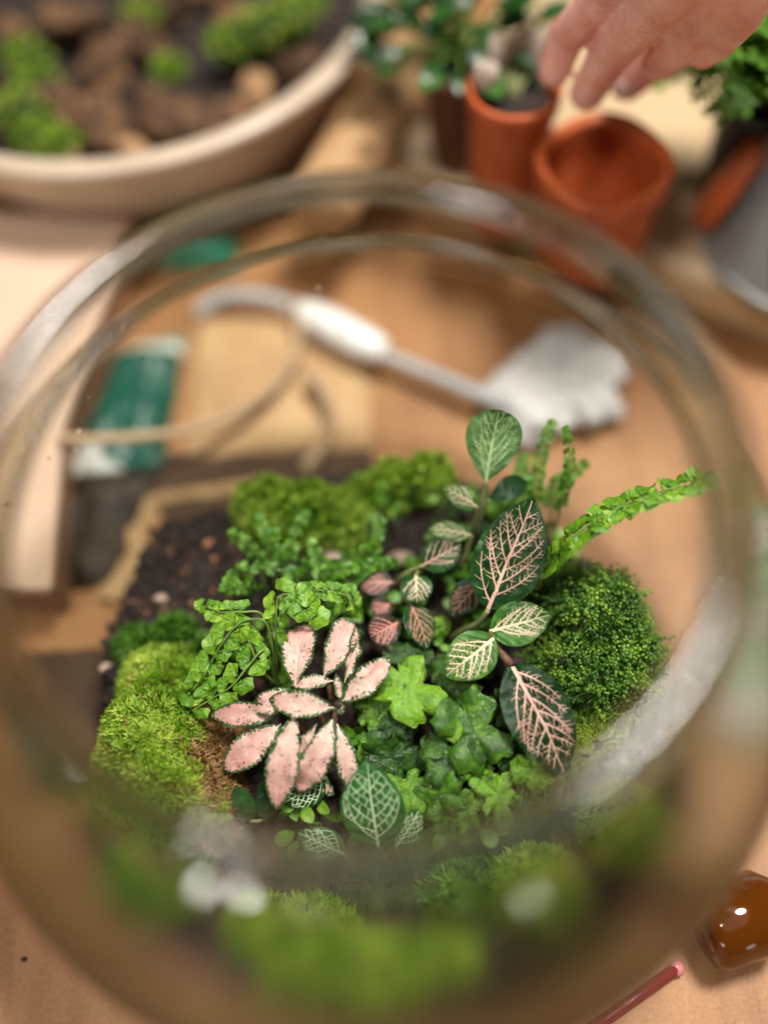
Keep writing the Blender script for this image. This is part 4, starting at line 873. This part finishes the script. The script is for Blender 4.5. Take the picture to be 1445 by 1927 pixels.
bush('leafy_plant', 'glossy dark green leafy plant growing from the dark brown pot', (cD[0]+.3, cD[1]+.8, 8.0), 80, 4.2, 3.0, 1.6, M['foliage'])
# dry stems in the tall orange pot
ds_ = empty('dry_plant', (cL[0], cL[1], 8.6), 'dry pinkish grey leaves and stems in the tall orange pot', 'plant')
for k, (x, y, z, tx, ty, tz, wd) in enumerate([(945, 130, 9.4, 925, 60, 11, 40), (960, 120, 9.6, 955, 55, 11.5, 36), (985, 120, 9.6, 1030, 50, 11, 44), (1000, 130, 9.6, 1020, 95, 10.5, 36), (975, 110, 9.6, 990, 35, 11.5, 40)]):
    add_leaf(ds_, (x, y), z, (tx, ty), tz, wd, M['greypetal'], None, None, kind='ovate'); q = P(x, y, z); stem(ds_, [q, (q+[cL[0], cL[1], 8.7])/2+[0, 0, .2], np.array([cL[0], cL[1], 8.5])], .07, .1, M['stem_green'], n=8)
V, F = lump(P(915, 145, 9.9), (.55, .5, .7), .3, 1.2, 3, 2.2); o = obj('leaf_bud', V, F, M['greypetal'], ds_)

# grey bucket, terracotta saucer and fern at the right
cG = P(1535, 440, ZT); bk = empty('metal_pot', (cG[0], cG[1], ZT), 'grey metal pot standing upside down at the right edge of the board', 'pot')
V, F = lathe([(4.9, .45), (2.5, 7.6), (2.35, 7.85)], 72, (cG[0], cG[1], ZT)); obj('body', V, F, M['zinc'], bk)
V, F = lathe([(4.9, .45), (5.0, .42), (5.05, .22), (5.0, .02), (4.8, .02)], 72, (cG[0], cG[1], ZT)); obj('rim', V, F, M['zinc'], bk)
V, F = lathe([(2.35, 7.85), (2.1, 7.95), (1.8, 7.9), (.01, 7.85)], 72, (cG[0], cG[1], ZT)); obj('base', V, F, M['zinc'], bk)
a, b_ = P(1262, 462, 3.4), P(1402, 282, 8.6); mid = (a+b_)/2; ax = nrm(b_-a); nn = nrm(np.cross(ax, TOCAM)); Rs = np.linalg.norm(b_-a)/2
sv = nrm(np.cross(nn, ax)); prof_ = [(.01, 0), (Rs*.86, 0), (Rs*.95, .35), (Rs, .9), (Rs-.15, .95), (Rs*.90, .5), (Rs*.82, .2), (.01, .2)]
V, F = lathe(prof_, 64); cS = mid-sv*Rs*.98
V = np.array([cS+ax*v[0]+sv*v[1]+nn*v[2] for v in V]); 
V[:, 2] = np.maximum(V[:, 2], ZT+.01)
tag(obj('plant_saucer', V, F, M['terra']), 'orange saucer leaning on edge against the grey upturned pot', 'saucer')
cF, RF = pot(1440, 175, 8.6, 160, 6, 'dark green pot with a bright feathery fern behind the grey pot', M['black'], taper=.85, soilz=.4)
ff = empty('feathery_fern', (cF[0], cF[1], 8.3), 'bright green feathery fern at the right edge near the hand', 'fern')
for k in range(58):
    q = random.uniform(0, 6.28); r = random.uniform(1.0, 4.4); tip = np.array([cF[0]+.2+r*math.cos(q), cF[1]+r*math.sin(q), 8.3+random.uniform(1.4, 4.2)-r*.25])
    c = spline([np.array([cF[0], cF[1], 8.3]), np.array([cF[0], cF[1], 8.3])*.5+tip*.5+[0, 0, 1.2], tip], 14); mb = MB(); V, F = tube(c, .04, 5); mb.add(V, F, .3)
    for i in range(3, 14):
        ax = nrm(c[min(i+1, 13)]-c[i-1]); sd = nrm(np.cross(up, ax))
        for sg in (1, -1):
            y = nrm(ax*.4+sg*sd+RNG.normal(0, .2, 3)); L = 1.0*(1-.4*i/14); z_ = nrm(np.cross(y, ax)); s_ = np.cross(z_, y)*L*.28
            mb.add([c[i], c[i]+y*L*.5+s_, c[i]+y*L, c[i]+y*L*.5-s_], [(0, 1, 2, 3)], random.random())
    o = mb.obj('frond', M['fern_far'], ff)

# left: cream cardboard box, soil bag, kraft paper bag with twine
def slab(name, quad, z0, z1, mats, bev=.15):
    bm = bmesh.new(); vs = [bm.verts.new((p[0], p[1], z1)) for p in quad]; vb = [bm.verts.new((p[0], p[1], z0)) for p in quad]
    bm.faces.new(vs); bm.faces.new(vb[::-1]); k = len(quad)
    for i in range(k): bm.faces.new((vb[i], vb[(i+1) % k], vs[(i+1) % k], vs[i]))
    bmesh.ops.recalc_face_normals(bm, faces=bm.faces); bmesh.ops.bevel(bm, geom=bm.edges[:], offset=bev, segments=3, profile=.5, affect='EDGES')
    V = np.array([v.co[:] for v in bm.verts]); F = [tuple(v.index for v in f.verts) for f in bm.faces]; bm.free(); return V, F
q = [P(248, 398, 3.0), P(118, 800, 3.0), P(96, 1108, 3.0), P(-330, 1108, 3.0), P(-330, 398, 3.0)]
bx = empty('cardboard_box', (q[3][0], q[1][1], 0), 'flat cream cardboard box on the table at the left', 'box')
V, F = slab('x', q[::-1], 2.35, 3.0, None); obj('lid', V, F, M['cream'], bx, smooth=False)
qi = [np.array(p)+nrm((np.mean(q, axis=0)-p)*[1, 1, 0])*.35 for p in q]
V, F = slab('x', qi[::-1], .0, 2.34, None, .08); obj('tray', V, F, M['cardbrown'], bx, smooth=False)
def pillow(corners, hgt, seed, crump=.25, nu=30):
    c = [np.asarray(x, float) for x in corners]; V = []; F = []
    for side in (1, -1):
        o0 = len(V)
        for i in range(nu+1):
            for j in range(nu+1):
                u, v = i/nu, j/nu; p = (c[0]*(1-u)+c[1]*u)*(1-v)+(c[3]*(1-u)+c[2]*u)*v; e = (16*u*(1-u)*v*(1-v))**.45
                z = .06+e*(hgt if side > 0 else 0)+(crump*fbm(p[0]*.55+seed, p[1]*.55, seed)*e+crump*.5*abs(fbm(p[0]*1.4+seed, p[1]*1.4, seed))*e if side > 0 else 0)
                V.append((p[0]+.15*fbm(u*4, v*4, seed)*(1-e), p[1]+.15*fbm(u*4+9, v*4, seed)*(1-e), max(z, .03) if side > 0 else .02))
        for i in range(nu):
            for j in range(nu): a = o0+i*(nu+1)+j; f = (a, a+nu+1, a+nu+2, a+1); F.append(f if side > 0 else f[::-1])
    return np.array(V), F
sb = empty('soil_bag', P(200, 900, 0), 'crumpled plastic bag, green and white above and dark brown below, left behind the bowl', 'bag')
V, F = pillow([P(115, 890, .8), P(300, 880, .8), P(345, 610, .8), P(215, 640, .8)], 1.0, 3.3, .5); obj('printed_half', V, F, M['pack'], sb)
V, F = pillow([P(104, 1100, .6), P(205, 1095, .6), P(310, 868, .6), P(110, 880, .6)], .8, 5.1, .4); obj('dark_half', V, F, M['soilbag'], sb)
V, F = pillow([P(300, 480, 1.), P(440, 490, 1.), P(445, 415, 1.), P(290, 430, 1.)], 1.2, 7.7, .4)
tag(obj('green_packet', V, F, banded('green_packet_print', [(0, (.03, .30, .19)), (.6, (.06, .36, .24)), (.7, WHT), (1, WHT)], 4)), 'small green and white packet behind the neck of the bowl at the left', 'packet')
V, F = pillow([P(345, 850, .5), P(690, 838, .5), P(712, 600, .5), P(372, 585, .5)], .7, 1.3, .35)
kb = empty('paper_bag', P(520, 700, 0), 'flattened kraft paper bag with a twine handle lying behind the bowl', 'bag'); obj('sheet', V, F, M['kraft'], kb)
tw = spline(L3((112, 826, 3.25), (200, 826, 3.2), (330, 815, 2.2), (420, 790, 1.7), (500, 742, 1.6), (548, 680, 1.6), (564, 620, 1.6), (556, 565, 1.5)), 60)
V, F = tube(tw, .22, 8); obj('handle', V, F, M['twine'], kb)
tw = spline(L3((572, 882, .3), (600, 850, .5), (620, 800, .8), (612, 745, 1.5), (580, 700, 1.6)), 40); V, F = tube(tw, .26, 8); obj('handle', V, F, M['twine'], kb)
# torn strip of brown paper
def strip(pts, wd, z):
    c = spline(pts, 30); V = []; F = []
    for i, p in enumerate(c):
        t = nrm((c[min(i+1, 29)]-c[max(i-1, 0)])*[1, 1, 0]); s = np.array([-t[1], t[0], 0]); h = .25*math.sin(i*.7)*.5+.3
        for k, (o_, hz) in enumerate(((-1, 0), (-.4, h), (.4, h*.8), (1, .02))): V.append(p+s*o_*wd/2*(1+.15*math.sin(i*1.9))+[0, 0, hz])
    for i in range(29):
        for k in range(3): a = i*4+k; F.append((a, a+1, a+5, a+4))
    return np.array(V), F
V, F = strip(L3((205, 1132, .12), (222, 1090, .12), (262, 1045, .12), (248, 1000, .12), (285, 950, .12)), .95, 0)
ks = empty('paper_strip', P(250, 1030, 0), 'folded strip of tan paper on the table between the soil bag and the bowl', 'paper'); obj('lower_fold', V, F, M['kraft'], ks)
V, F = strip(L3((280, 944, .12), (350, 930, .12), (420, 922, .12), (495, 908, .12)), .55, 0); obj('upper_fold', V, F, M['kraft'], ks)
V, F = pillow([P(320, 1010, .1), P(700, 935, .1), P(700, 842, .1), P(255, 850, .1)], .12, 2.9, .15); tag(obj('shade_sheet', V, F, M['shade_brown']), 'dark brown sheet standing in for shade on the table behind the planting', 'paper')  # shade behind the planting, made as a dark sheet

V, F = pillow([P(25, 1500, .1), P(215, 1500, .1), P(215, 1215, .1), P(25, 1230, .1)], .1, 4.9, .1); tag(obj('shade_sheet', V, F, M['shade_brown']), 'dark brown sheet standing in for the shadow at the left side of the bowl', 'paper')  # cast shadow of box and bowl, made as a dark sheet
# white fluffy brush on the table behind
br = empty('brush', P(1000, 740, 0), 'white fluffy brush with a pale grey handle lying behind the bowl', 'brush')
hd = P(1050, 725, .8); V, F = lump(hd, (2.2, 2.1, .6), .30, 1.5, 4, 4.4); V[:, 2] = np.maximum(V[:, 2], .05); obj('head', V, F, M['gauze'], br)
for (x, y, s) in ((965, 740, 1.2), (1000, 785, 1.2), (1125, 690, 1.2), (1110, 755, 1.1), (1065, 660, 1.2)):
    p = P(x, y, .9); V, F = lump(p, (s, s, .8), .55, 2.0, 3, x*.01); V[:, 2] = np.maximum(V[:, 2], .05); obj('fluff', V, F, M['gauze'], br)
V, F = tube(spline(L3((980, 775, 1.3), (900, 742, 1.2), (800, 700, 1.1), (715, 665, 1.1)), 20), np.linspace(.34, .28, 20), 14); obj('handle', V, F, M['greyrod'], br)
c = spline(L3((725, 665, 1.3), (680, 645, 1.5), (620, 612, 1.5), (565, 585, 1.4)), 24); V, F = tube(c, [.30+.50*math.sin(math.pi*min(1, max(0, .04+.92*i/23)))**.45 for i in range(24)], 18); obj('glare_blob', V, F, M['white'], br)  # bright highlight modelled as a white bulge on the handle
V, F = tube(spline(L3((566, 590, 1.3), (530, 568, 1.2), (470, 556, 1.0), (410, 562, .8), (370, 590, .5)), 24), .30, 12); obj('loop_end', V, F, M['greyrod'], br)

# right: printed packet, bottom right: amber bottle and red stick
V, F = pillow([P(1392, 1420, .6), P(1640, 1400, .6), P(1640, 950, .6), P(1408, 940, .6)], 1.0, 6.1, .3)
tag(obj('printed_packet', V, F, M['pack2']), 'white packet with green stripes at the right edge of the picture', 'packet')
ab = empty('amber_bottle', P(1390, 1745, 0), 'amber glass bottle lying at the lower right corner', 'bottle')
a, b_ = P(1318, 1752, 1.4), P(1510, 1690, 1.4); c = [a, a+(b_-a)*.03, a+(b_-a)*.10, a+(b_-a)*.6, a+(b_-a)*.8, b_]
V, F = tube(c, [.95, 1.2, 1.34, 1.34, .8, .6], 28); obj('body', V, F, M['amber'], ab)
V, F = tube([a+(b_-a)*.14, a+(b_-a)*.55], [1.12, 1.12], 24); obj('liquid', V, F, M['darkcap'], ab)
rs = empty('red_stick', P(1210, 1880, 0), 'thin dark red stick with a pink end on the table beside the bowl, lower right', 'stick')
a, b_ = P(1272, 1822, .3), P(1080, 1960, .3); V, F = tube([a, b_], .2, 12); obj('shaft', V, F, M['red'], rs)
V, F = lump(a, (.26, .26, .2), .1, 1., 2, 1.); obj('tip', V, F, M['pinkplastic'], rs)

mb = MB()
for k in range(420):
    x, y = (random.uniform(-34, 34), random.uniform(-24, 34)); s = random.choice((.03, .04, .05, .07, .1)); r = math.hypot(x, y)
    if r < 13.2 or (y > 16 and abs(x) < 30 and random.random() < .7) or (x < -12 and y > 0): continue
    V, F = ICO[1]; mb.add(V*(1+RNG.uniform(-.3, .3, (len(V), 1)))*[s*1.3, s, s*.6]+[x, y, s*.45], F, random.random())
tag(mb.obj('spilled_soil', M['clod'], smooth=False), 'specks of spilled soil scattered over the table', 'soil', kind='stuff')

# ------------------------------------------------------------------ the hand reaching in at the top
def chain(mb, pts, rr, n=10):
    pts = np.asarray(pts, float); V0, F0 = ICO[2]
    for i in range(len(pts)-1):
        for k in range(n):
            f = k/n; mb.add(V0*(rr[i]*(1-f)+rr[i+1]*f)+pts[i]*(1-f)+pts[i+1]*f, F0)
    mb.add(V0*rr[-1]+pts[-1], F0)
hm = MB(); H = lambda x, y, z: P(x, y-4, z)
WR = H(1440, -260, 20.)
idx = [H(1250, -110, 17.4), H(1152, -15, 14.8), H(1066, 72, 12.4), H(1042, 138, 11.2)]
mid_ = [H(1320, -75, 18.0), H(1240, 5, 15.6), H(1146, 108, 12.4), H(1104, 180, 10.6)]
rng = [H(1375, -55, 17.6), H(1332, 20, 15.6), H(1272, 92, 13.4), H(1240, 122, 12.3)]
lit = [H(1425, -40, 17.4), H(1395, 25, 15.8), H(1350, 78, 14.2), H(1322, 102, 13.4)]
thb = [H(1380, -150, 18.5), H(1330, -20, 13.8), H(1255, 95, 11.2), H(1180, 165, 9.6)]
for ch, rr in ((idx, (.92, .82, .72, .62)), (mid_, (.96, .88, .78, .66)), (rng, (.95, .85, .76, .66)), (lit, (.85, .76, .68, .58)), (thb, (1.35, 1.1, .85, .62))): chain(hm, ch, rr)
for ch, r0 in ((idx, 1.05), (mid_, 1.15), (rng, 1.1), (lit, 1.0)): chain(hm, [WR, ch[0]], (1.9, r0), 14)
chain(hm, [WR, thb[0]], (2.0, 1.45)); chain(hm, [(idx[0]+mid_[0])/2, (mid_[0]+rng[0])/2, (rng[0]+lit[0])/2], (1.0, 1.05, 1.0)); chain(hm, [WR, WR+(WR-mid_[0])*1.2], (2.3, 3.0))
tmp = hm.obj('tmp_hand', M['skin']); md = tmp.modifiers.new('r', 'REMESH'); md.mode = 'VOXEL'; md.voxel_size = .0010; md.use_smooth_shade = True
ms = tmp.modifiers.new('s', 'SMOOTH'); ms.factor = .5; ms.iterations = 4
dg = bpy.context.evaluated_depsgraph_get(); me = bpy.data.meshes.new_from_object(tmp.evaluated_get(dg)); me.name = 'skin_surface'
hb = idx[-1].copy(); hand = empty('person', hb, 'hand of a person with fingertips pinching downwards above the orange pots', 'person')
ho = bpy.data.objects.new('hand', me); col.objects.link(ho); ho.parent = hand; ho.location = Vector((LOC[tmp.name]-hb)*U); LOC[ho.name] = LOC[tmp.name]
bpy.data.objects.remove(tmp)
def nail(ch, r):
    p = ch[-1]; ax = nrm(ch[-1]-ch[-2]); n_ = nrm(TOCAM-ax*(TOCAM@ax)); s_ = np.cross(n_, ax); V0, F0 = ICO[3]
    V = np.array([p-ax*.1+n_*r*.62+ax*v[1]*.62+s_*v[0]*r*.62+n_*v[2]*.42*r for v in V0]); obj('nail', V, F0, M['nail'], hand)
nail(thb, .62); nail(idx, .5); nail(mid_, .54)
t_ = np.linspace(0, 6.2832, 41); p = thb[2]*.35+thb[3]*.65; ax = nrm(thb[3]-thb[2]); a_ = nrm(np.cross(ax, [0, 0, 1])); b2 = np.cross(ax, a_)

for o in sc.objects:
    if o.parent is None and o.type in ('MESH', 'EMPTY') and 'category' not in o and o.get('kind') is None: print('untagged', o.name)
